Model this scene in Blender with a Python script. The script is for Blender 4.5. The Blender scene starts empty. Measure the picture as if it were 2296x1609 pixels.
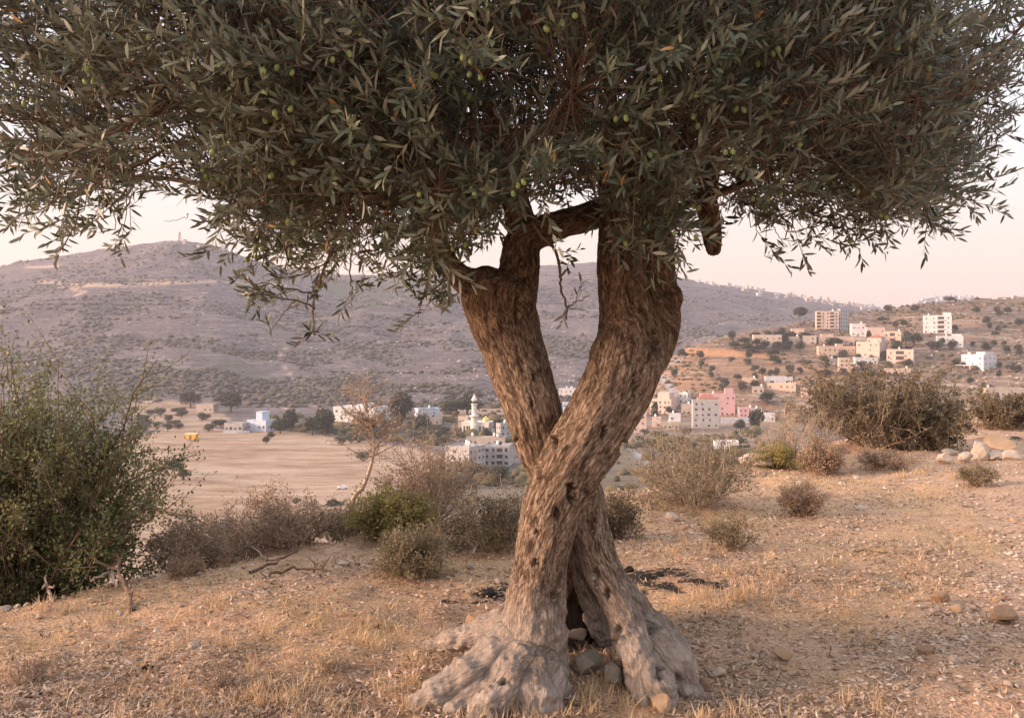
import bpy, math, random
import numpy as np
from mathutils import Vector, Matrix

rng = np.random.default_rng(7)
random.seed(7)
scene = bpy.context.scene
COL = scene.collection

# ------------------------------------------------------------------ camera
EYE = 1.5
F, CU, HV = 2100.0, 1148.0, 755.0          # focal length, centre column and eye-level row on a 2296-wide frame
cam = bpy.data.cameras.new('camera')
cam.sensor_width = 36.0
cam.lens = 36.0 * F / 2296.0
cam.shift_y = -49.5 / 2296.0
cam.clip_start = 0.05
cam.clip_end = 20000
cam_ob = bpy.data.objects.new('camera', cam)
cam_ob.location = (0, 0, EYE)
cam_ob.rotation_euler = (math.radians(90), 0, 0)
COL.objects.link(cam_ob)
scene.camera = cam_ob

# ------------------------------------------------------------------ sky and sun
SUN_AZ, SUN_EL = math.radians(100), math.radians(13)     # azimuth measured from the view direction towards the left
sun_dir = Vector((-math.sin(SUN_AZ) * math.cos(SUN_EL), math.cos(SUN_AZ) * math.cos(SUN_EL), math.sin(SUN_EL)))
world = bpy.data.worlds.new('World')
scene.world = world
world.use_nodes = True
wt = world.node_tree
wt.nodes.clear()
w_out = wt.nodes.new('ShaderNodeOutputWorld')
w_bg = wt.nodes.new('ShaderNodeBackground')
w_sky = wt.nodes.new('ShaderNodeTexSky')
w_sky.sky_type = 'NISHITA'
w_sky.sun_disc = False
w_sky.sun_elevation = SUN_EL
w_sky.sun_rotation = -SUN_AZ
w_sky.altitude = 500
w_sky.air_density = 1.0
w_sky.dust_density = 3.0
w_sky.ozone_density = 1.5
w_tc = wt.nodes.new('ShaderNodeTexCoord')
w_sep = wt.nodes.new('ShaderNodeSeparateXYZ')
w_ramp = wt.nodes.new('ShaderNodeValToRGB')             # thin evening veil: peach at the horizon, pale lavender overhead
w_mix = wt.nodes.new('ShaderNodeMixRGB')
wt.links.new(w_tc.outputs['Generated'], w_sep.inputs[0])
wt.links.new(w_sep.outputs['Z'], w_ramp.inputs[0])
cr = w_ramp.color_ramp
cr.elements[0].position = 0.0
cr.elements[0].color = (1.74, 1.16, 0.88, 1)
cr.elements[1].position = 1.0
cr.elements[1].color = (2.35, 2.45, 2.75, 1)
for p, c in ((0.06, (1.8, 1.28, 0.99)), (0.14, (1.96, 1.60, 1.38)), (0.26, (2.02, 1.9, 1.96)), (0.5, (2.35, 2.35, 2.5))):
    e = cr.elements.new(p)
    e.color = (*c, 1)
w_mix.inputs[0].default_value = 0.86
wt.links.new(w_sky.outputs[0], w_mix.inputs[1])
wt.links.new(w_ramp.outputs[0], w_mix.inputs[2])
wt.links.new(w_mix.outputs[0], w_bg.inputs[0])
w_bg.inputs[1].default_value = 0.15
wt.links.new(w_bg.outputs[0], w_out.inputs[0])

sun = bpy.data.lights.new('sun', 'SUN')
sun.energy = 2.3
sun.angle = math.radians(20)
sun.color = (1.0, 0.66, 0.46)
sun_ob = bpy.data.objects.new('sun', sun)
sun_ob.rotation_euler = (-sun_dir).to_track_quat('-Z', 'Y').to_euler()
sun_ob.location = (-30, -10, 30)
COL.objects.link(sun_ob)

vs = scene.view_settings
vs.view_transform = 'Standard'
vs.look = 'None'
vs.gamma = 1.0
vs.use_curve_mapping = False
vs.exposure = 1.84
scene.cycles.max_bounces = 6
scene.cycles.diffuse_bounces = 3
scene.cycles.volume_bounces = 1
scene.cycles.transparent_max_bounces = 8

# ------------------------------------------------------------------ helpers: noise, meshes, materials
def hash3(i, j, k, s=0):
    h = (i.astype(np.int64) * 374761393 + j.astype(np.int64) * 668265263 + k.astype(np.int64) * 2147483647 + s * 1274126177) & 0xffffffff
    h = ((h ^ (h >> 13)) * 1274126177) & 0xffffffff
    h = h ^ (h >> 16)
    return (h & 0xffffff) / float(0xffffff)

def vnoise(p, s=0):
    p = np.asarray(p, float)
    q = np.floor(p)
    f = p - q
    f = f * f * f * (f * (f * 6 - 15) + 10)
    i, j, k = (q[:, 0].astype(np.int64), q[:, 1].astype(np.int64), q[:, 2].astype(np.int64))
    r = 0
    for a in (0, 1):
        for b in (0, 1):
            for c in (0, 1):
                w = (f[:, 0] if a else 1 - f[:, 0]) * (f[:, 1] if b else 1 - f[:, 1]) * (f[:, 2] if c else 1 - f[:, 2])
                r = r + w * hash3(i + a, j + b, k + c, s)
    return r * 2 - 1

def fbm(p, octv=4, s=0, gain=0.5):
    p = np.asarray(p, float)
    r, a = 0, 1.0
    for o in range(octv):
        r = r + a * vnoise(p * (2.03 ** o) + 17.3 * o, s + o)
        a *= gain
    return r

def xyz(x, y, z):
    return np.stack(np.broadcast_arrays(np.asarray(x, float), np.asarray(y, float), np.asarray(z, float)), -1).reshape(-1, 3)

def unit(a):
    a = np.asarray(a, float)
    return a / np.maximum(np.linalg.norm(a, axis=-1, keepdims=True), 1e-9)

def W(u, v, y):
    return np.array(((u - CU) / F * y, y, EYE + (HV - v) / F * y))

def mkmesh(name, V, faces, mats=(), smooth=True, attrs=None, fmat=None):
    V = np.asarray(V, np.float32).reshape(-1, 3)
    if isinstance(faces, np.ndarray):
        faces = [faces]
    faces = [np.asarray(f, np.int32) for f in faces if len(f)]
    me = bpy.data.meshes.new(name)
    me.vertices.add(len(V))
    me.vertices.foreach_set('co', V.ravel())
    lv = np.concatenate([f.ravel() for f in faces])
    cnt = np.concatenate([np.full(len(f), f.shape[1], np.int32) for f in faces])
    st = np.concatenate([[0], np.cumsum(cnt)[:-1]]).astype(np.int32)
    me.loops.add(len(lv))
    me.loops.foreach_set('vertex_index', lv)
    me.polygons.add(len(cnt))
    me.polygons.foreach_set('loop_start', st)
    me.polygons.foreach_set('loop_total', cnt)
    if fmat is not None:
        me.polygons.foreach_set('material_index', np.asarray(fmat, np.int32))
    me.update(calc_edges=True)
    me.polygons.foreach_set('use_smooth', np.full(len(cnt), bool(smooth)))
    for k, a in (attrs or {}).items():
        a = np.asarray(a, np.float32)
        if a.ndim == 1:
            at = me.attributes.new(k, 'FLOAT', 'POINT')
            at.data.foreach_set('value', a)
        else:
            at = me.attributes.new(k, 'FLOAT_VECTOR', 'POINT')
            at.data.foreach_set('vector', a.ravel())
    for m in (mats if isinstance(mats, (list, tuple)) else [mats]):
        me.materials.append(m)
    return me

def ob(name, data=None, parent=None, loc=None, label=None, cat=None, group=None, kind=None, rot=None, scale=None):
    o = bpy.data.objects.new(name, data)
    COL.objects.link(o)
    if parent is not None:
        o.parent = parent
    if loc is not None:
        o.location = [float(c) for c in loc]
    if rot is not None:
        o.rotation_euler = rot
    if scale is not None:
        o.scale = scale
    if label:
        o['label'] = label
    if cat:
        o['category'] = cat
    if group:
        o['group'] = group
    if kind:
        o['kind'] = kind
    return o

class NT:
    def __init__(s, name, rough=0.9, spec=0.2):
        s.m = bpy.data.materials.new(name)
        s.m.use_nodes = True
        s.t = s.m.node_tree
        s.b = s.t.nodes['Principled BSDF']
        s.b.inputs['Roughness'].default_value = rough
        s.b.inputs['Specular IOR Level'].default_value = spec
        s.out = s.t.nodes['Material Output']
    def n(s, kind, **kw):
        x = s.t.nodes.new(kind)
        for k, v in kw.items():
            setattr(x, k, v)
        return x
    def put(s, sock, v):
        if hasattr(v, 'is_linked') or isinstance(v, bpy.types.NodeSocket):
            s.t.links.new(v, sock)
        elif isinstance(v, (tuple, list)):
            sock.default_value = (*v, 1) if len(v) == 3 and len(sock.default_value) == 4 else v
        else:
            sock.default_value = v
    def obj(s):
        return s.n('ShaderNodeTexCoord').outputs['Object']
    def attr(s, name, vec=False):
        a = s.n('ShaderNodeAttribute', attribute_name=name)
        return a.outputs['Vector' if vec else 'Fac']
    def scale(s, vec, sc):
        m = s.n('ShaderNodeMapping')
        s.put(m.inputs[0], vec)
        m.inputs['Scale'].default_value = sc if isinstance(sc, (tuple, list)) else (sc, sc, sc)
        return m.outputs[0]
    def noise(s, vec, sc, det=4, rough=0.6, dist=0.0):
        x = s.n('ShaderNodeTexNoise')
        s.put(x.inputs['Vector'], vec)
        x.inputs['Scale'].default_value = sc
        x.inputs['Detail'].default_value = det
        x.inputs['Roughness'].default_value = rough
        x.inputs['Distortion'].default_value = dist
        return x.outputs['Fac']
    def voro(s, vec, sc, feat='F1', out='Distance'):
        x = s.n('ShaderNodeTexVoronoi', feature=feat)
        s.put(x.inputs['Vector'], vec)
        x.inputs['Scale'].default_value = sc
        return x.outputs[out]
    def ramp(s, fac, stops):
        x = s.n('ShaderNodeValToRGB')
        s.put(x.inputs[0], fac)
        r = x.color_ramp
        while len(r.elements) < len(stops):
            r.elements.new(0.5)
        for e, (p, c) in zip(r.elements, stops):
            e.position = p
            e.color = (*c, 1) if isinstance(c, (tuple, list)) else (c, c, c, 1)
        return x.outputs[0]
    def mix(s, fac, a, b, mode='MIX'):
        x = s.n('ShaderNodeMixRGB', blend_type=mode)
        s.put(x.inputs[0], fac)
        s.put(x.inputs[1], a)
        s.put(x.inputs[2], b)
        return x.outputs[0]
    def math(s, op, a, b=0.0):
        x = s.n('ShaderNodeMath', operation=op)
        s.put(x.inputs[0], a)
        s.put(x.inputs[1], b)
        return x.outputs[0]
    def bump(s, h, strength=0.5, dist=0.02):
        x = s.n('ShaderNodeBump')
        s.put(x.inputs['Height'], h)
        x.inputs['Strength'].default_value = strength
        x.inputs['Distance'].default_value = dist
        s.t.links.new(x.outputs[0], s.b.inputs['Normal'])
    def color(s, c):
        s.put(s.b.inputs['Base Color'], c)
        return s.m

def plain(name, c, rough=0.85, var=0.15, sc=3.0, spec=0.2):
    t = NT(name, rough, spec)
    f = t.noise(t.obj(), sc, 5)
    lo = tuple(x * (1 - var * 1.6) for x in c)
    hi = tuple(min(1, x * (1 + var)) for x in c)
    t.bump(f, 0.25, 0.02)
    return t.color(t.ramp(f, [(0.3, lo), (0.7, hi)]))

def leafmat(name, top_lo, top_hi, under_lo, under_hi, trans=0.25, rough=0.5, odd=None):
    t = NT(name, rough, 0.35)
    a = t.attr('tint')
    top = t.ramp(a, [(0.0, top_lo), (1.0, top_hi)] if odd is None else [(0.0, top_lo), (0.93, top_hi), (0.975, top_hi), (0.985, odd)])
    if odd is not None:
        top.node.color_ramp.interpolation = 'LINEAR'
    und = t.ramp(a, [(0.0, under_lo), (1.0, under_hi)])
    g = t.n('ShaderNodeNewGeometry')
    c = t.mix(g.outputs['Backfacing'], top, und)
    t.put(t.b.inputs['Base Color'], c)
    tr = t.n('ShaderNodeBsdfTranslucent')
    t.put(tr.inputs[0], c)
    mx = t.n('ShaderNodeMixShader')
    mx.inputs[0].default_value = trans
    t.t.links.new(t.b.outputs[0], mx.inputs[1])
    t.t.links.new(tr.outputs[0], mx.inputs[2])
    t.t.links.new(mx.outputs[0], t.out.inputs[0])
    return t.m

def frames(P):
    T = np.gradient(P, axis=0)
    T = unit(T)
    ref = np.array((0.31, 0.87, 0.38)) if abs(T[0, 2]) > 0.8 else np.array((0.1, 0.2, 0.97))
    A = unit(np.cross(T, ref))
    B = np.cross(T, A)
    return T, A, B

def tubes(paths, sides=3):
    Vs, Fs, off = [], [], 0
    ang = np.arange(sides) * 2 * math.pi / sides
    ca, sa = np.cos(ang), np.sin(ang)
    for P, R in paths:
        P = np.asarray(P, float)
        R = np.broadcast_to(np.asarray(R, float), (len(P),))
        T, A, B = frames(P)
        V = P[:, None] + R[:, None, None] * (ca[None, :, None] * A[:, None] + sa[None, :, None] * B[:, None])
        n = len(P)
        i = np.arange(n - 1)[:, None] * sides + np.arange(sides)[None]
        j = np.arange(n - 1)[:, None] * sides + (np.arange(sides)[None] + 1) % sides
        Fs.append(np.stack((i, j, j + sides, i + sides), -1).reshape(-1, 4) + off)
        Vs.append(V.reshape(-1, 3))
        off += n * sides
    return np.concatenate(Vs), np.concatenate(Fs)

def spline(pts, n):
    pts = np.asarray(pts, float)
    m = len(pts)
    t = np.linspace(0, m - 1, n)
    i = np.clip(np.floor(t).astype(int), 0, m - 2)
    f = (t - i)[:, None]
    g = lambda k: pts[np.clip(k, 0, m - 1)]
    p0, p1, p2, p3 = g(i - 1), g(i), g(i + 1), g(i + 2)
    return 0.5 * ((2 * p1) + (-p0 + p2) * f + (2 * p0 - 5 * p1 + 4 * p2 - p3) * f ** 2 + (-p0 + 3 * p1 - 3 * p2 + p3) * f ** 3)

def leaves_lite(P, D, N, L, Wd, curl):
    """small pointed leaves and blades as 4 verts / 2 tris each"""
    P, D, N = np.asarray(P), unit(D), np.asarray(N)
    S = unit(np.cross(D, N))
    N = np.cross(S, D)
    L, Wd, curl = (np.asarray(a)[:, None] for a in (L, Wd, curl))
    m = P + D * L * .45 + N * curl * L * .2
    V = np.stack((P, m - S * Wd * .5, m + S * Wd * .5, P + D * L + N * curl * L), 1)
    Fc = (np.array([[0, 2, 1], [1, 2, 3]])[None] + (np.arange(len(P)) * 4)[:, None, None]).reshape(-1, 3)
    return V.reshape(-1, 3), Fc

def leaves_geo(P, D, N, L, Wd, curl):
    """lanceolate leaves as 6 verts / 4 tris each"""
    P, D, N = np.asarray(P), unit(D), np.asarray(N)
    S = unit(np.cross(D, N))
    N = np.cross(S, D)
    L, Wd, curl = (np.asarray(a)[:, None] for a in (L, Wd, curl))
    def pt(t, w):
        return P + D * L * t + S * Wd * w + N * (curl * L * t * t + np.abs(w) * Wd * 0.35)
    V = np.stack((pt(0, 0), pt(.32, -.5), pt(.32, .5), pt(.7, -.44), pt(.7, .44), pt(1, 0)), 1)
    n = len(P)
    f = np.array([[0, 2, 1], [1, 4, 3], [1, 2, 4], [3, 4, 5]])
    Fc = (f[None] + (np.arange(n) * 6)[:, None, None]).reshape(-1, 3)
    return V.reshape(-1, 3), Fc

ICO_V = None
def ico(sub=1):
    t = (1 + 5 ** .5) / 2
    V = [(-1, t, 0), (1, t, 0), (-1, -t, 0), (1, -t, 0), (0, -1, t), (0, 1, t), (0, -1, -t), (0, 1, -t), (t, 0, -1), (t, 0, 1), (-t, 0, -1), (-t, 0, 1)]
    Fc = [(0, 11, 5), (0, 5, 1), (0, 1, 7), (0, 7, 10), (0, 10, 11), (1, 5, 9), (5, 11, 4), (11, 10, 2), (10, 7, 6), (7, 1, 8),
          (3, 9, 4), (3, 4, 2), (3, 2, 6), (3, 6, 8), (3, 8, 9), (4, 9, 5), (2, 4, 11), (6, 2, 10), (8, 6, 7), (9, 8, 1)]
    V = [tuple(x) for x in unit(np.array(V, float))]
    for _ in range(sub):
        cache, nf = {}, []
        def mid(a, b):
            k = (min(a, b), max(a, b))
            if k not in cache:
                m = (np.array(V[a]) + np.array(V[b]))
                V.append(tuple(m / np.linalg.norm(m)))
                cache[k] = len(V) - 1
            return cache[k]
        for a, b, c in Fc:
            x, y, z = mid(a, b), mid(b, c), mid(c, a)
            nf += [(a, x, z), (b, y, x), (c, z, y), (x, y, z)]
        Fc = nf
    return np.array(V), np.array(Fc)

def blobs(P, S, sub=0, jit=0.25, seed=1):
    """many jittered low lumps in one mesh; P (n,3), S (n,3) half sizes"""
    if sub < 0:
        V = np.array([(1, 0, 0), (0, 1, 0), (-1, 0, 0), (0, -1, 0), (0, 0, 1), (0, 0, -1.)])
        Fc = np.array([(0, 1, 4), (1, 2, 4), (2, 3, 4), (3, 0, 4), (1, 0, 5), (2, 1, 5), (3, 2, 5), (0, 3, 5)])
    else:
        V, Fc = ico(sub)
    r = np.random.default_rng(seed)
    n, k = len(P), len(V)
    Q = V[None] * (1 + r.uniform(-jit, jit, (n, k, 1)))
    Q = Q * np.asarray(S)[:, None]
    Q = Q + np.asarray(P)[:, None]
    FF = (Fc[None] + (np.arange(n) * k)[:, None, None]).reshape(-1, 3)
    return Q.reshape(-1, 3), FF, k

BOXF = np.array([(0, 3, 2, 1), (4, 5, 6, 7), (0, 1, 5, 4), (1, 2, 6, 5), (2, 3, 7, 6), (3, 0, 4, 7)])
class MB:
    def __init__(s):
        s.V, s.F, s.M, s.n = [], [], [], 0
    def box(s, x0, x1, y0, y1, z0, z1, m=0):
        s.V += [(x0, y0, z0), (x1, y0, z0), (x1, y1, z0), (x0, y1, z0), (x0, y0, z1), (x1, y0, z1), (x1, y1, z1), (x0, y1, z1)]
        s.F += [tuple(f + s.n) for f in BOXF]
        s.M += [m] * 6
        s.n += 8
    def lathe(s, prof, n=12, cx=0, cy=0, m=0):
        k = len(prof)
        for r, z in prof:
            for i in range(n):
                a = 2 * math.pi * i / n
                s.V.append((cx + r * math.cos(a), cy + r * math.sin(a), z))
        for j in range(k - 1):
            for i in range(n):
                a, b = s.n + j * n + i, s.n + j * n + (i + 1) % n
                s.F.append((a, b, b + n, a + n))
                s.M.append(m)
        s.n += k * n
    def quad(s, a, b, c, d, m=0):
        s.V += [a, b, c, d]
        s.F.append((s.n, s.n + 1, s.n + 2, s.n + 3))
        s.M.append(m)
        s.n += 4
    def mesh(s, name, mats, smooth=False):
        return mkmesh(name, np.array(s.V), np.array(s.F), mats, smooth, fmat=s.M)

# ------------------------------------------------------------------ terrain: height functions (relative to eye level for the far land)
def ip(u, pts):
    a = np.array(pts, float)
    return np.interp(u, a[:, 0], a[:, 1])

def sstep(a, b, x):
    t = np.clip((x - a) / (b - a), 0, 1)
    return t * t * (3 - 2 * t)

SKY_V = [(-2300, 700), (-600, 650), (0, 597), (90, 580), (180, 566), (260, 553), (380, 538), (430, 540), (490, 552), (560, 580), (640, 600),
         (700, 611), (800, 615), (900, 614), (1000, 611), (1250, 592), (1330, 587), (1420, 601), (1510, 619), (1580, 632), (1670, 645),
         (1760, 660), (1850, 673), (1920, 684), (1975, 697), (2100, 712), (2600, 725), (4600, 735)]
SKY_Y = [(-800, 2000), (0, 1850), (430, 1900), (640, 2000), (760, 2350), (1300, 2450), (1600, 2450), (1975, 2650), (2600, 2700)]

def z_far(u, y):
    u, y = np.broadcast_arrays(np.asarray(u, float), np.asarray(y, float))
    sh = u.shape
    u, y = u.ravel(), y.ravel()
    x = (u - CU) / F * y
    val = -60 * (1 - np.exp(-np.maximum(y - 4, 0) / 75))
    yf = ip(u, [(-2300, 700), (0, 770), (600, 800), (1000, 790), (1500, 900), (4600, 1000)])
    ys = ip(u, SKY_Y)
    zs = (HV - ip(u, SKY_V)) / F * ys
    t = np.clip((y - yf) / (ys - yf), 0, 1)
    n1 = fbm(xyz(x / 330, y / 330, 0), 4, 3)
    n2 = 1 - np.abs(fbm(xyz(x / 190 + 5, y / 260, 2), 3, 9))
    n3 = fbm(xyz(x / 45, y / 45, 0), 3, 21)
    prof = t * (0.82 + 0.18 * t)
    z = val + (zs - val) * prof + np.sin(np.pi * t) ** 0.8 * (n1 * 13 + (n2 - 0.6) * 16) + sstep(0, .1, t) * n3 * 2.2
    spur = np.exp(-((y - ip(u, [(650, 1300), (820, 1430), (1050, 1680), (1250, 1850)])) / 120) ** 2) * sstep(640, 850, u) * (1 - sstep(1150, 1500, u))
    z = z + 26 * spur
    z = z + (y < yf) * sstep(150, 300, y) * (n1 * 1.2 + n3 * 0.25)
    # levels on the far slope
    q = z / 7.0
    fr = q - np.floor(q)
    z = z + sstep(0.04, .15, t) * 7 * 0.55 * (sstep(.55, .95, fr) - fr) * (0.6 + 0.4 * np.sign(n1))
    z = np.where(y > ys, zs - (y - ys) * 0.3, z)
    return z.reshape(sh)

def z_right(u, y):
    u, y = np.broadcast_arrays(np.asarray(u, float), np.asarray(y, float))
    sh = u.shape
    u, y = u.ravel(), y.ravel()
    x = (u - CU) / F * y
    yf = ip(u, [(1350, 770), (1480, 700), (1700, 665), (2000, 600), (2296, 540), (3000, 500)])
    yc = ip(u, [(1400, 800), (1540, 860), (1700, 900), (1840, 950), (2000, 1050), (2296, 1150), (3200, 1250)])
    vc = ip(u, [(1380, 900), (1450, 835), (1540, 778), (1640, 748), (1700, 738), (1760, 727), (1840, 715), (1900, 705), (2000, 690), (2060, 680),
                (2140, 675), (2200, 668), (2296, 664), (2600, 650), (4600, 610)])
    zc = (HV - vc) / F * yc
    t = np.clip((y - yf) / (yc - yf), 0, 1)
    z = -61 + (zc + 61) * t
    n1 = fbm(xyz(x / 120, y / 120, 4), 4, 33)
    z = z + np.sin(np.pi * t) * n1 * 5
    q = z / 3.2
    fr = q - np.floor(q)
    z = z + sstep(0.02, .1, t) * 3.2 * 0.8 * (sstep(.6, .95, fr) - fr)
    z = np.where(y > yc, zc - (y - yc) * 0.45, z)
    z = np.where(y < yf, -61 - (yf - y) * 0.3, z)
    s = sstep(1330, 1490, u)
    return (-66 + (z + 66) * s).reshape(sh)

def z_land(u, y):
    return np.maximum(z_far(u, y), z_right(u, y))

HY = np.concatenate([np.arange(250, 1300, 5.0), np.arange(1300, 2750, 15.0)])
def hit(u, v):
    z = z_land(np.full_like(HY, u), HY)
    r = (HV - v) / F * HY
    k = np.nonzero(z >= r)[0]
    if len(k):
        b = HY[k[0]]
        f = np.linspace(HY[max(k[0] - 1, 0)], b, 12)
        kk = np.nonzero(z_land(np.full_like(f, u), f) >= (HV - v) / F * f)[0]
        y = float(f[kk[0]]) if len(kk) else float(b)
    else:
        y = 2600.0
    return y, EYE + float(z_land(np.array([u]), np.array([y]))[0])

EDGE = [(-14, -2), (-6, 3.2), (-2.9, 5.2), (-1.7, 6.35), (-0.5, 7.2), (0.3, 7.9), (1.5, 9.3), (3, 11), (6, 14.8), (10, 19), (20, 28)]
def edge_s(x, y):
    return (y - ip(x, EDGE)) * 0.72

def g_near(x, y, fine=True):
    x, y = np.broadcast_arrays(np.asarray(x, float), np.asarray(y, float))
    sh = x.shape
    x, y = x.ravel(), y.ravel()
    s = np.maximum(edge_s(x, y) + 0.18 * fbm(xyz(x * 1.3, y * 1.3, 0), 3, 51), 0)
    z = -(0.62 * s * s / (s + 0.7)) - 0.3 * np.maximum(s - 4.5, 0) ** 2
    z = z + 0.045 * fbm(xyz(x * 0.8, y * 0.8, 0), 3, 41)
    if fine:
        z = z + 0.016 * fbm(xyz(x * 5, y * 5, 1), 4, 43)
    z = z + 0.05 * np.exp(-(((x - 0.25) / 0.9) ** 2 + ((y - 4.25) / 0.6) ** 2))
    return z.reshape(sh)

def on_ground(u, v):
    """where the sight line meets the near ground"""
    ys = np.arange(2.6, 24, 0.02)
    xs = (u - CU) / F * ys
    z = g_near(xs, ys, False)
    r = EYE + (HV - v) / F * ys
    k = np.nonzero(z >= r)[0]
    i = k[0] if len(k) else np.argmax(z - r)
    return np.array((xs[i], ys[i], z[i]))

def poly_mask(u, v, poly, soft=0):
    p = np.array(poly, float)
    inside = np.zeros(u.shape, bool)
    for (x0, y0), (x1, y1) in zip(p, np.roll(p, -1, 0)):
        c = ((y0 > v) != (y1 > v)) & (u < (x1 - x0) * (v - y0) / (y1 - y0 + 1e-9) + x0)
        inside ^= c
    return inside.astype(float)

def line_dist(u, v, pts):
    d = np.full(u.shape, 1e9)
    p = np.array(pts, float)
    for a, b in zip(p[:-1], p[1:]):
        e = b - a
        t = np.clip(((u - a[0]) * e[0] + (v - a[1]) * e[1]) / (e @ e), 0, 1)
        d = np.minimum(d, np.hypot(u - a[0] - t * e[0], v - a[1] - t * e[1]))
    return d

def grid_faces(r, c):
    i = (np.arange(r - 1)[:, None] * c + np.arange(c - 1)[None]).ravel()
    return np.stack((i, i + 1, i + c + 1, i + c), -1)

# ------------------------------------------------------------------ terrain materials
def far_ground_mat(name, soil_a, soil_b, scrub, stone, field=None):
    t = NT(name, 0.95, 0.1)
    o = t.obj()
    band = t.scale(o, (0.010, 0.010, 0.30))
    n1 = t.noise(o, 0.012, 6, 0.65)
    n2 = t.noise(band, 2.2, 6, 0.7)
    n3 = t.noise(o, 0.16, 5, 0.7)
    c = t.mix(t.ramp(n1, [(0.35, 0.0), (0.65, 1.0)]), soil_a, soil_b)
    c = t.mix(t.ramp(n2, [(0.52, 0.0), (0.62, 0.75)]), c, stone)
    c = t.mix(t.ramp(n3, [(0.50, 0.0), (0.60, 0.8)]), c, scrub)
    if field:
        f = t.attr('field')
        fn = t.math('ADD', t.math('MULTIPLY', t.noise(t.scale(o, (0.03, 0.12, 0.1)), 2.0, 6, 0.65), 0.55), t.math('MULTIPLY', t.noise(t.scale(o, (0.008, 0.022, 0.1)), 2.0, 4, 0.6), 0.45))
        fc = t.ramp(fn, [(0.36, (0.23, 0.135, 0.08)), (0.48, (0.36, 0.245, 0.165)), (0.6, (0.48, 0.35, 0.25))])
        c = t.mix(f, c, fc)
        fo = t.attr('forest')
        c = t.mix(t.math('MULTIPLY', fo, 0.8), c, (0.10, 0.10, 0.065))
        tr = t.attr('track')
        c = t.mix(tr, c, (0.42, 0.30, 0.22))
    og = t.attr('orange')
    c = t.mix(t.math('MULTIPLY', og, t.ramp(n1, [(0.3, 0.5), (0.6, 1.0)])), c, t.ramp(n3, [(0.35, (0.40, 0.185, 0.085)), (0.65, (0.60, 0.33, 0.17))]))
    rd = t.attr('road')
    c = t.mix(rd, c, (0.34, 0.32, 0.33))
    t.bump(n3, 0.6, 1.5)
    return t.color(c)

M_far = far_ground_mat('far_hill_earth', (0.175, 0.137, 0.130), (0.122, 0.099, 0.097), (0.060, 0.057, 0.050), (0.28, 0.24, 0.22), True)
M_right = far_ground_mat('terraced_earth', (0.30, 0.185, 0.12), (0.20, 0.14, 0.095), (0.10, 0.08, 0.055), (0.44, 0.35, 0.28))

def ground_mat():
    t = NT('dry_earth', 0.95, 0.1)
    o = t.obj()
    n1 = t.noise(o, 1.1, 6, 0.65)
    n2 = t.noise(o, 9, 6, 0.7)
    n3 = t.noise(o, 45, 5, 0.75)
    v1 = t.voro(o, 55)
    c = t.ramp(n2, [(0.28, (0.32, 0.19, 0.115)), (0.48, (0.49, 0.305, 0.195)), (0.72, (0.60, 0.41, 0.275))])
    c = t.mix(t.math('MULTIPLY', t.ramp(n1, [(0.42, 0.0), (0.6, 1.0)]), 0.75), c, (0.55, 0.36, 0.19))
    c = t.mix(t.math('MULTIPLY', t.attr('bare'), 0.7), c, t.ramp(n2, [(0.3, (0.44, 0.28, 0.19)), (0.7, (0.58, 0.40, 0.285))]))
    c = t.mix(t.ramp(n3, [(0.34, 0.65), (0.46, 0.0)]), c, (0.15, 0.09, 0.055))
    c = t.mix(t.ramp(n3, [(0.60, 0.0), (0.70, 0.7)]), c, (0.60, 0.45, 0.31))
    ch = t.attr('char')
    cf = t.math('ADD', t.math('MULTIPLY', ch, 0.85), t.math('ADD', t.math('MULTIPLY', t.math('SUBTRACT', n2, 0.5), 1.7), t.math('MULTIPLY', t.math('SUBTRACT', t.noise(o, 4.5, 4, .7), 0.5), 1.6)))
    c = t.mix(t.ramp(cf, [(0.42, 0.0), (0.75, 0.95)]), c, (0.022, 0.020, 0.019))
    h = t.math('ADD', t.math('MULTIPLY', n3, 0.6), t.math('MULTIPLY', v1, 0.5))
    t.bump(h, 0.9, 0.02)
    return t.color(c)
M_ground = ground_mat()

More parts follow.
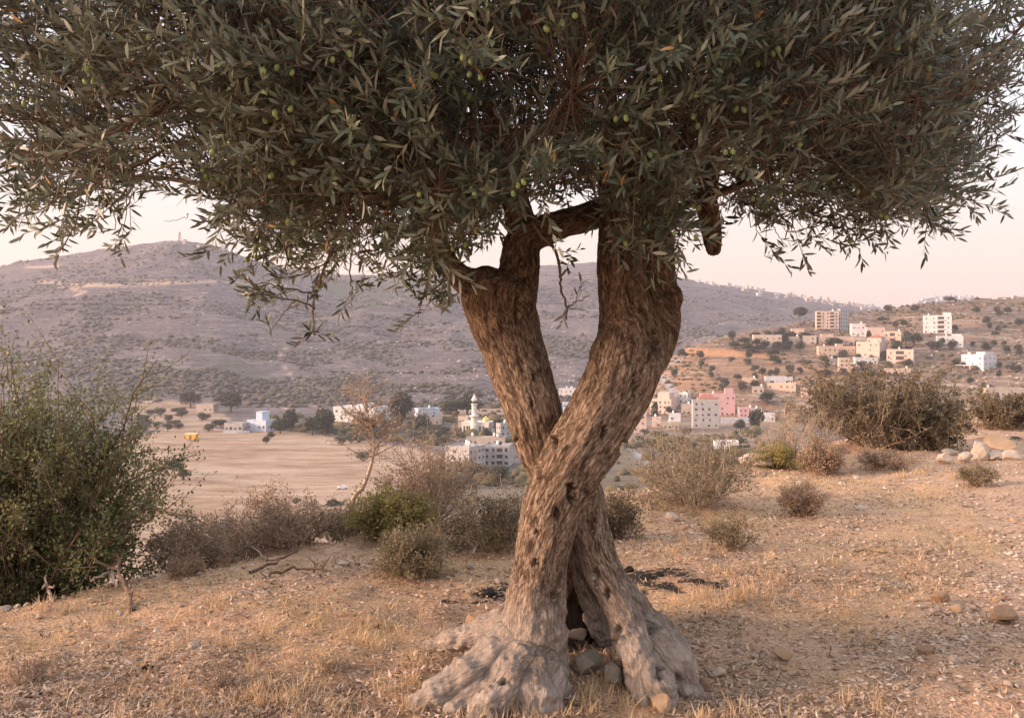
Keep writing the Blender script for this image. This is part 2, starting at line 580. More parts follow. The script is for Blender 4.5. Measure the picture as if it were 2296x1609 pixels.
# ------------------------------------------------------------------ terrain meshes
def build_far():
    U = np.concatenate([np.arange(-2300, -320, 60), np.arange(-320, 2700, 10), np.arange(2700, 4600, 60)])
    Y = np.concatenate([np.geomspace(7, 300, 60)[:-1], np.arange(300, 760, 3.2), np.arange(760, 2000, 6), np.arange(2000, 3000, 18)])
    uu, yy = np.meshgrid(U, Y)
    z = z_far(uu, yy)
    v = HV - z / yy * F
    u1, v1, y1 = uu.ravel(), v.ravel(), yy.ravel()
    wob = 9 * fbm(xyz(u1 / 60, v1 / 30, 0), 3, 77)
    flat = (y1 < 830)
    field = poly_mask(u1 + wob, v1 + wob * .4, [(250, 985), (430, 955), (560, 968), (640, 965), (700, 972), (800, 985), (900, 1000), (960, 1010), (1010, 1030), (960, 1060),
                                              (900, 1090), (840, 1120), (800, 1400), (560, 1420), (-200, 1420), (-200, 1150), (150, 1080)]) * flat
    field = np.maximum(field, 0.8 * poly_mask(u1 + wob, v1 + wob * .3, [(280, 905), (360, 890), (500, 925), (520, 955), (430, 960), (330, 965)]) * flat)
    field = np.maximum(field, 0.75 * poly_mask(u1 + wob, v1 + wob * .2, [(990, 925), (1110, 905), (1150, 930), (1150, 945), (1000, 948)]))
    field = np.maximum(field, .55 * poly_mask(u1 + wob, v1 + wob * .4, [(1370, 935), (1800, 925), (1900, 1150), (1000, 1200), (1010, 1090), (1370, 1010)]) * flat)
    forest = poly_mask(u1 + wob, v1 + wob, [(690, 640), (800, 628), (1000, 618), (1080, 640), (960, 655), (820, 690), (760, 668)])
    forest = np.maximum(forest, .6 * poly_mask(u1 + wob, v1 + wob, [(500, 800), (600, 830), (640, 860), (560, 860), (480, 830)]))
    forest = np.maximum(forest, .7 * poly_mask(u1 + wob, v1, [(600, 930), (1150, 930), (1150, 1000), (980, 1000), (760, 978), (610, 965)]) * flat * (1 - field))
    forest = np.maximum(forest, .6 * poly_mask(u1 + wob, v1, [(980, 1035), (1150, 1040), (1500, 990), (1500, 1100), (980, 1150)]) * flat)
    track = np.zeros_like(u1)
    for pts, w in (([(85, 631), (180, 640), (250, 640), (330, 637), (480, 631)], 3.2), ([(60, 600), (130, 597)], 2.4), ([(140, 642), (190, 655), (170, 662)], 2.2),
                   ([(640, 780), (628, 800), (640, 825), (660, 850)], 2.2), ([(690, 885), (700, 905), (720, 915)], 2.5), ([(640, 915), (660, 930)], 2.5),
                   ([(500, 632), (640, 640)], 1.6), ([(715, 1128), (770, 1112), (820, 1098)], 4.0)):
        track = np.maximum(track, np.clip(1.5 - line_dist(u1 + wob * .15, v1 + wob * .12, pts) / w, 0, 1))
    road = np.clip(1.6 - line_dist(u1, v1, [(1395, 985), (1420, 1003), (1450, 1035)]) / 7, 0, 1) * flat
    V = xyz((u1 - CU) / F * y1, y1, z.ravel() + EYE)
    me = mkmesh('valley_ground', V, grid_faces(len(Y), len(U)), M_far, True, {'field': field, 'forest': forest, 'track': track, 'road': road})
    ob('valley_ground', me, kind='structure')
    # terraced slope
    U = np.concatenate([np.arange(1320, 2700, 8), np.arange(2700, 4600, 50)])
    Y = np.arange(440, 1500, 3)
    uu, yy = np.meshgrid(U, Y)
    z = z_right(uu, yy)
    v = HV - z / yy * F
    u1, v1 = uu.ravel(), v.ravel()
    road = np.clip(1.6 - line_dist(u1, v1, [(1470, 840), (1490, 850), (1500, 862), (1512, 885)]) / 6, 0, 1)
    road = np.maximum(road, np.clip(1.6 - line_dist(u1, v1, [(1540, 796), (1530, 802), (1505, 812)]) / 2.5, 0, 1))
    wob = 8 * fbm(xyz(u1 / 50, v1 / 18, 0), 3, 78)
    cut = np.maximum(.95 * poly_mask(u1 + wob, v1 + wob * .25, [(1515, 790), (1545, 779), (1620, 782), (1700, 790), (1785, 795), (1760, 803), (1640, 800), (1540, 797)]),
                     .3 * poly_mask(u1 + wob, v1 + wob * .5, [(1480, 800), (1560, 803), (1760, 806), (1900, 830), (1990, 850), (1960, 880), (1780, 862), (1640, 880), (1500, 880)]))
    cut = np.maximum(cut, .8 * poly_mask(u1 + wob, v1 + wob * .25, [(1640, 905), (1700, 902), (1740, 912), (1700, 918)]))
    V = xyz((uu.ravel() - CU) / F * yy.ravel(), yy.ravel(), z.ravel() + EYE)
    me = mkmesh('terraced_hillside', V, grid_faces(len(Y), len(U)), M_right, True, {'road': road, 'orange': cut})
    ob('terraced_hillside', me, kind='structure')
    # hazy ridge far behind
    U = np.arange(1300, 3200, 12)
    Y = np.arange(3000, 5200, 60)
    uu, yy = np.meshgrid(U, Y)
    vr = ip(uu, [(1300, 740), (1800, 700), (1870, 684), (1900, 678), (1950, 680), (1975, 688), (1988, 697), (2005, 697), (2030, 685), (2080, 666), (2130, 659), (2170, 664), (2230, 673), (2300, 668), (3200, 690)])
    zt = (HV - vr) / F * 4000
    z = np.where(yy < 4000, -60 + (zt + 60) * np.clip((yy - 3000) / 1000, 0, 1), zt - (yy - 4000) * .2)
    V = xyz(((uu - CU) / F * yy).ravel(), yy.ravel(), z.ravel() + EYE)
    me = mkmesh('distant_ridge', V, grid_faces(len(Y), len(U)), M_far, True, {'field': np.zeros(uu.size)})
    ob('distant_ridge', me, kind='structure')
build_far()

STRIP = [(4.2, 7.5), (3.16, 5.78), (2.4, 5.04), (1.95, 4.53), (1.59, 4.12), (1.2, 3.69), (0.9, 3.2)]
def bare_mask(x, y):
    n = fbm(xyz(x * 1.2, y * 1.2, 3), 3, 61)
    d = line_dist(x, y, STRIP)
    side = ip(y, [(p[1], p[0]) for p in STRIP[::-1]])
    right = sstep(-0.35, 0.15, x - side + 0.25 * n)
    bare_spot = np.exp(-(((x - 1.15) / 0.55) ** 2 + ((y - 4.3) / 0.5) ** 2))  # spot of bare soil right of the trunk
    return np.clip(np.maximum(right, bare_spot * 0.9) + 0.15 * n, 0, 1)
CHAR = [(1430, 1295, .22, .12), (1480, 1290, .18, .10), (1500, 1315, .15, .08), (1390, 1280, .10, .06), (1560, 1303, .22, .05), (1095, 1330, .16, .10), (1130, 1315, .10, .07),
        (1010, 1350, .06, .04), (1075, 1350, .08, .05), (60, 1560, .10, .03), (2240, 985, .35, .2), (335, 1500, .04, .03)]
CHARW = [(*on_ground(u, v)[:2], a, b) for u, v, a, b in CHAR]
def char_mask(x, y):
    m = np.zeros(np.shape(x))
    for cx, cy, a, b in CHARW:
        m = np.maximum(m, np.exp(-(((x - cx) / (a * 1.2)) ** 2 + ((y - cy) / (b * 1.6)) ** 2)) * 1.1)
    return m

def build_near():
    U = np.arange(-1400, 3800, 13.0)
    Y = np.concatenate([np.arange(-3, 2.6, 0.25), 2.6 * 1.0075 ** np.arange(0, 320)])
    Y = Y[Y < 27]
    uu, yy = np.meshgrid(U, Y)
    xx = (uu - CU) / F * np.maximum(yy, 2.6)
    z = g_near(xx, yy)
    x1, y1 = xx.ravel(), yy.ravel()
    me = mkmesh('hilltop_ground', xyz(x1, y1, z.ravel()), grid_faces(len(Y), len(U)), M_ground, True, {'bare': bare_mask(x1, y1), 'char': char_mask(x1, y1)})
    ob('hilltop_ground', me, kind='structure')
build_near()

# ------------------------------------------------------------------ the olive tree
def bark_mat():
    t = NT('olive_bark', 0.92, 0.15)
    a = t.attr('bark', True)
    o = t.obj()
    f1 = t.noise(t.scale(a, (1, 1, 0.24)), 92, 8, 0.75, 0.8)
    f2 = t.noise(t.scale(a, (1, 1, 0.32)), 26, 6, 0.7, 0.9)
    f3 = t.noise(o, 5, 4, 0.6)
    crack = t.voro(t.scale(a, (1, 1, 0.28)), 70, 'DISTANCE_TO_EDGE')
    c = t.ramp(f1, [(0.36, (0.035, 0.022, 0.015)), (0.45, (0.19, 0.125, 0.085)), (0.53, (0.40, 0.29, 0.21)), (0.66, (0.70, 0.56, 0.44))])
    c = t.mix(t.ramp(f2, [(0.38, 0.9), (0.50, 0.0)]), c, (0.07, 0.043, 0.029))
    c = t.mix(t.ramp(crack, [(0.02, 0.30), (0.10, 0.0)]), c, (0.085, 0.055, 0.038))
    c = t.mix(t.math('MULTIPLY', t.attr('high'), 0.85), c, t.mix(1.0, c, (0.56, 0.45, 0.38), 'MULTIPLY'))  # shadow under the crown painted in: upper limbs tinted darker and redder
    c = t.mix(t.math('MULTIPLY', t.ramp(f3, [(0.36, 0.35), (0.58, 0.95)]), t.attr('low')), c, t.mix(0.62, c, (0.68, 0.585, 0.52)))
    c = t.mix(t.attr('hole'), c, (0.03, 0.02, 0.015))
    h = t.math('ADD', t.math('MULTIPLY', f1, 0.8), t.math('ADD', t.math('MULTIPLY', f2, 0.7), t.math('MULTIPLY', t.ramp(crack, [(0, 0.0), (0.2, 1.0)]), 0.12)))
    t.bump(h, 1.0, 0.03)
    return t.color(c)
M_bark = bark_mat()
M_twig = plain('twig_bark', (0.17, 0.115, 0.08), 0.9, 0.35, 30)
M_leaf = leafmat('olive_leaf', (0.034, 0.043, 0.027), (0.15, 0.162, 0.098), (0.125, 0.135, 0.105), (0.31, 0.31, 0.25), 0.12, 0.42, (0.42, 0.20, 0.05))
M_olive = plain('olive_skin', (0.20, 0.25, 0.085), 0.45, 0.25, 60, 0.4)

TRUNK = [
    # front stem: left foot, crossing to the right limb
    [(1188, 1600, 3.95, 96), (1190, 1500, 3.95, 88), (1196, 1400, 3.97, 74), (1206, 1300, 4.0, 64), (1220, 1210, 3.98, 65), (1245, 1120, 3.95, 68), (1288, 1030, 3.93, 72),
     (1338, 950, 3.95, 74), (1380, 870, 4.0, 76), (1405, 800, 4.05, 80), (1412, 740, 4.08, 68), (1398, 660, 4.1, 56), (1394, 580, 4.12, 54), (1393, 500, 4.15, 50), (1390, 420, 4.2, 46), (1380, 250, 4.3, 34)],
    [(1420, 850, 4.05, 40), (1452, 800, 4.1, 46), (1484, 740, 4.12, 40), (1490, 680, 4.12, 36), (1482, 620, 4.12, 32), (1476, 560, 4.14, 34), (1470, 480, 4.2, 32), (1540, 360, 4.2, 26)],
    [(1500, 700, 4.1, 18), (1512, 668, 4.09, 22), (1500, 640, 4.1, 18)],
    # rear stem: right foot, crossing to the left limb
    [(1306, 1160, 4.14, 56), (1295, 1115, 4.16, 58), (1262, 1075, 4.17, 60), (1228, 1020, 4.16, 60), (1203, 950, 4.12, 62), (1192, 900, 4.1, 66), (1172, 840, 4.1, 68), (1148, 770, 4.1, 70),
     (1128, 710, 4.1, 78), (1122, 660, 4.1, 84), (1126, 628, 4.1, 72), (1130, 612, 4.1, 40)],
    [(1150, 660, 4.12, 60), (1166, 610, 4.12, 46), (1172, 560, 4.15, 40), (1186, 530, 4.18, 42), (1215, 520, 4.2, 36), (1270, 500, 4.25, 31), (1335, 478, 4.3, 31), (1400, 440, 4.4, 30), (1500, 330, 4.7, 22)],
    [(1180, 540, 4.18, 36), (1165, 490, 4.2, 32), (1150, 430, 4.2, 28), (1120, 300, 4.1, 22)],
    [(1100, 680, 4.08, 50), (1060, 645, 4.05, 34), (1010, 600, 4.0, 28), (978, 540, 3.95, 25), (955, 470, 3.9, 23), (920, 400, 3.85, 20), (800, 320, 3.75, 15)],
    [(1100, 660, 4.06, 46), (1072, 622, 4.05, 36), (1062, 605, 4.05, 20)],
    [(1590, 380, 4.25, 22), (1586, 450, 4.2, 23), (1594, 520, 4.18, 22), (1601, 560, 4.17, 17), (1603, 574, 4.17, 6)],   # hanging cut stub
    # right foot, a hollow shell
    [(1300, 1120, 4.12, 50), (1320, 1200, 4.08, 38), (1346, 1280, 4.02, 36), (1386, 1360, 3.98, 35), (1418, 1430, 3.93, 35), (1434, 1500, 3.9, 36), (1440, 1590, 3.88, 42)],
    [(1312, 1150, 4.2, 42), (1346, 1260, 4.24, 42), (1392, 1340, 4.2, 44), (1446, 1400, 4.15, 44), (1498, 1460, 4.1, 46), (1522, 1530, 4.05, 44), (1540, 1590, 4.03, 34)],
    [(1290, 1140, 4.28, 60), (1312, 1260, 4.46, 62), (1335, 1340, 4.6, 78), (1355, 1410, 4.7, 95), (1362, 1490, 4.74, 100)],
    [(1240, 1240, 4.25, 60), (1226, 1350, 4.44, 76), (1225, 1430, 4.56, 92), (1230, 1510, 4.62, 98)],
    [(1296, 1170, 4.10, 34), (1308, 1250, 4.10, 30), (1324, 1320, 4.12, 34), (1344, 1375, 4.16, 34), (1362, 1425, 4.24, 28)],
    [(1450, 1420, 4.0, 44), (1505, 1490, 3.98, 44), (1540, 1545, 3.96, 32), (1566, 1580, 3.96, 16)],
    [(1436, 1480, 3.92, 40), (1480, 1545, 3.86, 38), (1500, 1600, 3.83, 22)],
    # spreading roots of the left foot
    [(1160, 1440, 3.95, 60), (1095, 1480, 3.86, 42), (1025, 1528, 3.8, 34), (955, 1566, 3.78, 26), (900, 1596, 3.78, 10)],
    [(1150, 1395, 4.05, 50), (1080, 1422, 4.1, 28), (1015, 1436, 4.14, 20), (955, 1450, 4.2, 10)],
    [(1175, 1490, 3.86, 64), (1118, 1552, 3.74, 44), (1085, 1605, 3.67, 36), (1060, 1670, 3.6, 24)],
    [(1200, 1500, 3.86, 66), (1200, 1560, 3.76, 58), (1195, 1630, 3.68, 36)],
    [(1225, 1530, 3.88, 48), (1240, 1585, 3.82, 32)],
    [(1120, 1500, 3.85, 36), (1060, 1560, 3.76, 28), (1000, 1605, 3.7, 16)],
]
HOLES = [(1281, 1105, 12, 27, .05), (1247, 1152, 7, 15, .03), (1314, 1098, 5, 10, .02), (1199, 1258, 4, 12, .022), (1202, 1196, 5, 10, .02), (1356, 968, 7, 18, .035), (1240, 1340, 4, 16, .015),
         (1160, 985, 4, 8, .02), (1196, 845, 4, 9, .02), (1210, 830, 3, 7, .015), (1193, 905, 4, 10, .018), (1246, 985, 9, 30, .03), (1210, 1060, 7, 24, .02), (1470, 768, 13, 36, .045),
         (1425, 870, 10, 22, .03), (1395, 1010, 9, 22, .03), (1160, 690, 8, 40, .03), (1110, 650, 7, 30, .02), (1393, 550, 9, 40, .03), (1500, 660, 20, 8, .03), (1335, 1290, 8, 22, .03),
         (1362, 1330, 7, 16, .03), (1155, 1290, 6, 22, .02), (1330, 1180, 6, 26, .02), (1388, 1418, 7, 22, .02), (1130, 1530, 16, 8, .03), (1080, 1545, 18, 8, .03), (1480, 1500, 8, 24, .03), (1520, 1520, 6, 16, .03)]

tree = ob('olive_tree', None, loc=(0.2, 4.05, 0), label='large old olive tree with twisted forked trunk and hollow foot on the dry hilltop', cat='olive tree')
def tchild(name, data, **kw):
    o = ob(name, data, tree, **kw)
    o.matrix_parent_inverse = Matrix.Translation(-Vector(tree.location))
    return o

def build_trunk():
    paths, C, Rr, S, A_, B_, T_ = [], [], [], [], [], [], []
    ids = []
    for k, p in enumerate(TRUNK):
        q = np.array([(*W(u, v, y), r / F * y) for u, v, y, r in p])
        n = max(12, len(p) * 7)
        s = spline(q, n)
        P, R = s[:, :3], np.maximum(s[:, 3], .004)
        R2 = R.copy()
        R2[0] = R2[-1] = 0.002
        e0, e1 = P[0] - (P[1] - P[0]) * .3, P[-1] + (P[-1] - P[-2]) * .3
        paths.append((np.vstack([e0[None], P[:1], P[1:-1], P[-1:], e1[None]]), np.concatenate([[.001], [R[0] * .8], R[1:-1], [R[-1] * .8], [.001]])))
        T, A, B = frames(P)
        d = np.concatenate([[0], np.cumsum(np.linalg.norm(np.diff(P, axis=0), axis=1))])
        C.append(P); Rr.append(R); S.append(d + k * 3.7); A_.append(A); B_.append(B); T_.append(T)
    V, Fc = tubes(paths, 18)
    me = mkmesh('trunk_base', V, Fc, M_bark)
    o = bpy.data.objects.new('trunk_tmp', me)
    COL.objects.link(o)
    m = o.modifiers.new('r', 'REMESH')
    m.mode = 'VOXEL'
    m.voxel_size = 0.0080
    sm = o.modifiers.new('s', 'SMOOTH')
    sm.factor = 0.6
    sm.iterations = 6
    dg = bpy.context.evaluated_depsgraph_get()
    me2 = bpy.data.meshes.new_from_object(o.evaluated_get(dg))
    bpy.data.objects.remove(o)
    n = len(me2.vertices)
    co = np.empty(n * 3, np.float32)
    me2.vertices.foreach_get('co', co)
    co = co.reshape(-1, 3).astype(float)
    def normals():
        no = np.empty(n * 3, np.float32)
        me2.vertices.foreach_get('normal', no)
        return no.reshape(-1, 3).astype(float)
    no = normals()
    C, Rr, S, A_, B_, T_ = (np.concatenate(a) for a in (C, Rr, S, A_, B_, T_))
    idx = np.empty(n, int)
    for i in range(0, n, 4000):
        d = np.linalg.norm(co[i:i + 4000, None] - C[None], axis=2) / Rr[None]
        idx[i:i + 4000] = np.argmin(d, 1)
    rel = co - C[idx]
    a, b, s = (rel * A_[idx]).sum(1), (rel * B_[idx]).sum(1), S[idx] + (rel * T_[idx]).sum(1)
    bark = np.stack((a, b, s), 1)
    r = Rr[idx]
    low = 1 - sstep(0.15, 0.55, co[:, 2])
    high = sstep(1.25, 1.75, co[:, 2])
    disp = 0.10 * r * fbm(np.stack((a * 9 + .3 * s, b * 9 - .4 * s, s * 1.6), 1), 3, 5)
    wq = 0.02 * fbm(co * 9, 2, 14)
    sk = s + 0.35 * a - 0.25 * b + wq
    a2, b2 = a * .8 + b * .6 + wq * .3 + .11 * s, b * .8 - a * .6 - .09 * s
    from mathutils import noise as mn
    def fr(p, o):
        return np.array([mn.fractal(q, 0.9, 2.1, o) for q in p.tolist()])
    disp += 0.0050 * (0.5 - 1.6 * np.abs(fr(np.stack((a2 * 46, b2 * 46, sk * 13), 1), 3)))
    disp += 0.0065 * fr(np.stack((b2 * 20, a2 * 20, sk * 6), 1), 3)
    disp += low * (0.015 * fbm(co * 13, 4, 25) + 0.012 * (.35 - np.abs(fr(co * 26, 2))) + 0.024 * (0.4 - np.abs(fbm(co * np.array((8, 8, 6.)), 3, 29))))
    pu = CU + F * co[:, 0] / co[:, 1]
    pv = HV - F * (co[:, 2] - EYE) / co[:, 1]
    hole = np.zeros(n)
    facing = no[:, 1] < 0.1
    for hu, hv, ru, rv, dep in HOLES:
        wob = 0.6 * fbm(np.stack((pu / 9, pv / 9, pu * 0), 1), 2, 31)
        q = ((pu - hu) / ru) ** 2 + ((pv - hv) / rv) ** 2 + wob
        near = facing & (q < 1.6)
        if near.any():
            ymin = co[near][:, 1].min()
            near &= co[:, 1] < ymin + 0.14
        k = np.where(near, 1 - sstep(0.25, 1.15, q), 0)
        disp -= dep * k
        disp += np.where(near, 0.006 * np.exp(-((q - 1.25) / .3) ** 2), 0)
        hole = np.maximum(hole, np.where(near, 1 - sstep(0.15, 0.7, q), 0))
    inner = (co[:, 1] > 4.26) & (no[:, 1] < 0.25) & (pu > 1235) & (pu < ip(pv, [(1205, 1296), (1280, 1338), (1360, 1376), (1430, 1398), (1550, 1405)])) & (pv > 1205)      # shadow inside the hollow, painted into the bark as a dark colour
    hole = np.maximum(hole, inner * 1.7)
    ne = len(me2.edges)
    ed = np.empty(ne * 2, np.int32)
    me2.edges.foreach_get('vertices', ed)
    ed = ed.reshape(-1, 2)
    jump = np.linalg.norm(bark[ed[:, 0]] - bark[ed[:, 1]], axis=1) > 0.03
    seam = np.zeros(n)
    seam[ed[jump].ravel()] = 1
    deg = np.bincount(ed.ravel(), minlength=n)
    def avg(f):
        return (np.bincount(ed[:, 0], f[ed[:, 1]], n) + np.bincount(ed[:, 1], f[ed[:, 0]], n)) / np.maximum(deg, 1)
    for _ in range(4):
        seam = np.maximum(seam, np.minimum(1, avg(seam) * 1.6))
    for _ in range(14):
        disp = disp * (1 - seam * .8) + avg(disp) * seam * .8
    co2 = co + no * disp[:, None]
    me2.vertices.foreach_set('co', co2.astype(np.float32).ravel())
    me2.update()
    me2.polygons.foreach_set('use_smooth', np.ones(len(me2.polygons), bool))
    at = me2.attributes.new('bark', 'FLOAT_VECTOR', 'POINT')
    at.data.foreach_set('vector', bark.astype(np.float32).ravel())
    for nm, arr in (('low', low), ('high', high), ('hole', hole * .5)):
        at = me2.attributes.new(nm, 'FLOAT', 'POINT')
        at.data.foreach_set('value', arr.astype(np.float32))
    me2.materials.clear()
    me2.materials.append(M_bark)
    me2.name = 'trunk'
    tchild('trunk', me2)
build_trunk()

CROWN_B = [(-400, 330), (0, 345), (30, 400), (60, 430), (110, 480), (140, 505), (190, 500), (250, 505), (300, 455), (360, 410), (420, 415), (500, 425), (540, 495), (580, 560), (640, 600),
           (720, 590), (780, 590), (850, 545), (900, 560), (950, 610), (1010, 620), (1050, 540), (1100, 470), (1180, 430), (1250, 395), (1330, 410), (1360, 480), (1420, 520), (1500, 545),
           (1545, 450), (1590, 400), (1635, 470), (1720, 495), (1800, 515), (1860, 480), (1920, 530), (1980, 500), (2050, 465), (2120, 465), (2190, 420), (2215, 340), (2240, 270), (2296, 235), (2600, 180)]

def build_crown():
    r = np.random.default_rng(11)
    scaf = [
        [(1390, 420, 4.2), (1380, 250, 4.3), (1350, 80, 4.4), (1300, -150, 4.5)], [(1500, 420, 4.2), (1560, 330, 4.2), (1700, 180, 4.1), (1900, 60, 4.0)],
        [(1470, 480, 4.2), (1650, 420, 4.5), (1850, 330, 4.8), (2100, 250, 5.0), (2230, 190, 5.1)], [(1400, 440, 4.4), (1500, 330, 4.7), (1700, 250, 5.1), (1900, 150, 5.3), (2200, 40, 5.4)],
        [(1150, 440, 4.2), (1120, 300, 4.1), (1050, 120, 3.9), (980, -80, 3.8)], [(1150, 440, 4.2), (1050, 330, 4.4), (850, 200, 4.6), (650, 80, 4.8), (450, -40, 4.8)],
        [(920, 400, 3.85), (800, 320, 3.75), (600, 260, 3.7), (380, 230, 3.7), (150, 200, 3.75)], [(955, 470, 3.9), (820, 440, 3.8), (700, 440, 3.75), (520, 420, 3.75), (330, 400, 3.8), (160, 400, 3.85)],
        [(1390, 420, 4.2), (1350, 350, 3.8), (1300, 280, 3.4), (1280, 200, 3.1)], [(1470, 480, 4.2), (1520, 400, 3.8), (1600, 330, 3.5), (1700, 280, 3.3), (1850, 250, 3.2)],
        [(1120, 300, 4.1), (1000, 250, 3.7), (900, 180, 3.4), (850, 80, 3.2)], [(1590, 380, 4.25), (1640, 300, 4.2), (1760, 330, 4.0), (1950, 380, 3.9), (2050, 400, 3.9)],
        [(800, 320, 3.75), (700, 200, 3.5), (560, 100, 3.35), (420, 20, 3.3)], [(150, 200, 3.75), (60, 130, 3.8), (-60, 60, 3.9)], [(380, 230, 3.7), (250, 300, 3.6), (120, 350, 3.6), (20, 330, 3.6)],
        [(1590, 380, 4.25), (1588, 440, 4.2)], [(2100, 250, 5.0), (2200, 160, 4.9), (2290, 60, 4.9)],
    ]
    branch_paths, sk_p, sk_r = [], [], []
    for s in scaf:
        P = spline([W(*q) for q in s], 6 * len(s))
        P = P + 0.012 * fbm(P * 5, 2, 71)[:, None]
        R = np.linspace(0.026, 0.006, len(P))
        branch_paths.append((P, R))
        sk_p.append(P[1:]); sk_r.append(R[1:])
    A = np.concatenate(sk_p)
    def in_crown(P):
        cx, cy = 0.16, 4.25 + 0.13 * P[:, 0]
        q = ((P[:, 0] - cx) / 2.72) ** 2 + ((P[:, 1] - cy) / 1.5) ** 2 + ((P[:, 2] - 2.75) / 1.3) ** 2
        u = CU + F * P[:, 0] / P[:, 1]
        v = HV - F * (P[:, 2] - EYE) / P[:, 1]
        return q, u, v
    # secondary branches
    for k in range(170):
        a = A[r.integers(len(A))]
        e = a + r.normal(0, 1, 3) * (0.55, 0.4, 0.28)
        q, u, v = in_crown(e[None])
        if q[0] > 1.0 or v[0] > ip(u[0], CROWN_B) - 50:
            continue
        m = (a + e) / 2 + r.normal(0, .05, 3) + (0, 0, .05)
        P = spline([a, m, e], 10)
        P[1:] += r.normal(0, .006, (9, 3))
        branch_paths.append((P, np.linspace(0.010, 0.0035, 10)))
        sk_p.append(P[3:])
    SK = np.concatenate(sk_p)
    # sprigs through the crown volume
    N = 150000
    P = np.stack((r.uniform(-2.75, 3.1, N), r.uniform(2.5, 6.2, N), r.uniform(1.75, 4.1, N)), 1)
    q, u, v = in_crown(P)
    keep = (q < 1.0) & (v < ip(u, CROWN_B) - 22 + 34 * r.normal(0, 1, N))
    clump = fbm(P * 2.6, 3, 81)
    shell = np.where(q > 0.45, 1.0, 0.85)
    dens = shell * (0.50 + 0.85 * clump)
    dens *= ip(u, [(-200, .3), (60, .36), (200, .5), (420, .6), (560, 1), (2050, 1), (2180, .5), (2300, .3)])
    dens *= np.where((u > 2080) & (P[:, 1] < 4.3), 0.25, 1.0)
    dens *= np.where(P[:, 2] > 3.25, 0.35, 1.0)
    dens *= np.where(P[:, 1] > 4.9, 0.6, 1.0)
    dens *= np.where(v < -160, 0.5, 1.0)
    keep &= r.uniform(0, 1, N) < dens * 0.92
    keep &= np.linalg.norm(P - np.array((0, 0, EYE)), axis=1) > 2.45
    P = P[keep][:9800]
    q = q[keep][:9800]
    cen = np.array((0.16, 4.3, 2.55))
    out = unit(P - cen) * (1, 1, 0.55)
    D = unit(out * 0.9 + r.normal(0, 0.6, P.shape) + np.array((0, 0, 0.16)))
    D[:, 2] = np.where((P[:, 2] < 2.2), D[:, 2] - 0.25, D[:, 2])
    D = unit(D)
    # front-most sprigs face the viewer side of the crown: lift their tips
    L = r.uniform(0.12, 0.27, len(P))
    sprigs = []
    for p, d, l in zip(P, D, L):
        up = np.array((0, 0, 1.0))
        n = 6
        t = np.linspace(0, 1, n)[:, None]
        path = p + d * l * t + up * (0.10 * l * (t ** 2)) + r.normal(0, .004, (n, 3)) * t
        sprigs.append((path, 1.0, True))
    for i in range(0, len(P), 500):
        d = np.linalg.norm(P[i:i + 500, None] - SK[None], axis=2)
        j = np.argmin((d + 0.05) * r.uniform(.6, 1.7, d.shape), 1)
        for k, jj in enumerate(j):
            p0, p1 = SK[jj], P[i + k]
            if np.linalg.norm(p1 - p0) > 0.03:
                m = (p0 + p1) / 2 + r.normal(0, .02, 3) - D[i + k] * 0.03
                branch_paths.append((spline([p0, m, p1], 4), np.linspace(0.0034, 0.0018, 4)))
    # hanging branches seen below the crown
    def hang(pts, r0, r1, leafy=1.0, every=0.07, jit=.5):
        Pp = spline([W(*a) for a in pts], 5 * len(pts))
        Pp = Pp + r.normal(0, .0025, Pp.shape)
        branch_paths.append((Pp, np.linspace(r0, r1, len(Pp))))
        d = np.concatenate([[0], np.cumsum(np.linalg.norm(np.diff(Pp, axis=0), axis=1))])
        s = every
        while s < d[-1]:
            if r.uniform() < leafy:
                i = min(np.searchsorted(d, s), len(Pp) - 2)
                dr = unit(unit(Pp[i + 1] - Pp[i]) * .6 + r.normal(0, jit, 3))
                l = r.uniform(.06, .14)
                t = np.linspace(0, 1, 5)[:, None]
                sprigs.append((Pp[i] + dr * l * t, 0.85, True))
            s += every * r.uniform(.5, 1.5)
    hang([(790, 430, 3.75), (765, 500, 3.7), (735, 580, 3.68), (712, 650, 3.67), (703, 700, 3.67), (706, 755, 3.67)], .010, .003, .25, .08)
    hang([(712, 650, 3.67), (680, 655, 3.64), (620, 640, 3.6), (545, 632, 3.58)], .005, .0015, 1.0, .045)
    hang([(705, 690, 3.67), (660, 672, 3.66), (600, 665, 3.62), (556, 655, 3.6)], .004, .0015, 1.0, .04)
    hang([(735, 585, 3.68), (690, 610, 3.62), (640, 622, 3.58)], .004, .0015, 1.0, .045)
    hang([(660, 672, 3.66), (630, 710, 3.66), (604, 744, 3.66)], .003, .001, .15, .06)
    hang([(706, 735, 3.67), (690, 755, 3.66), (642, 795, 3.66)], .003, .001, .3, .05)
    hang([(690, 752, 3.67), (700, 742, 3.66)], .002, .001, 1, .02)
    hang([(800, 470, 3.8), (788, 560, 3.8), (785, 620, 3.8), (790, 665, 3.8), (770, 690, 3.78)], .005, .0015, .55, .05)
    hang([(820, 480, 3.8), (830, 560, 3.8), (850, 590, 3.8), (872, 612, 3.8)], .003, .001, .15, .06)
    hang([(590, 500, 3.7), (570, 560, 3.66), (560, 600, 3.64)], .004, .0015, 1, .05)
    hang([(980, 560, 3.95), (960, 610, 3.9), (930, 640, 3.86), (900, 620, 3.82)], .005, .0015, 1, .04)
    hang([(1020, 610, 3.98), (985, 640, 3.92), (950, 660, 3.88), (940, 700, 3.88), (935, 712, 3.88)], .005, .0015, .9, .04)
    hang([(1040, 640, 3.95), (1010, 670, 3.9), (985, 690, 3.9)], .004, .0015, 1, .04)
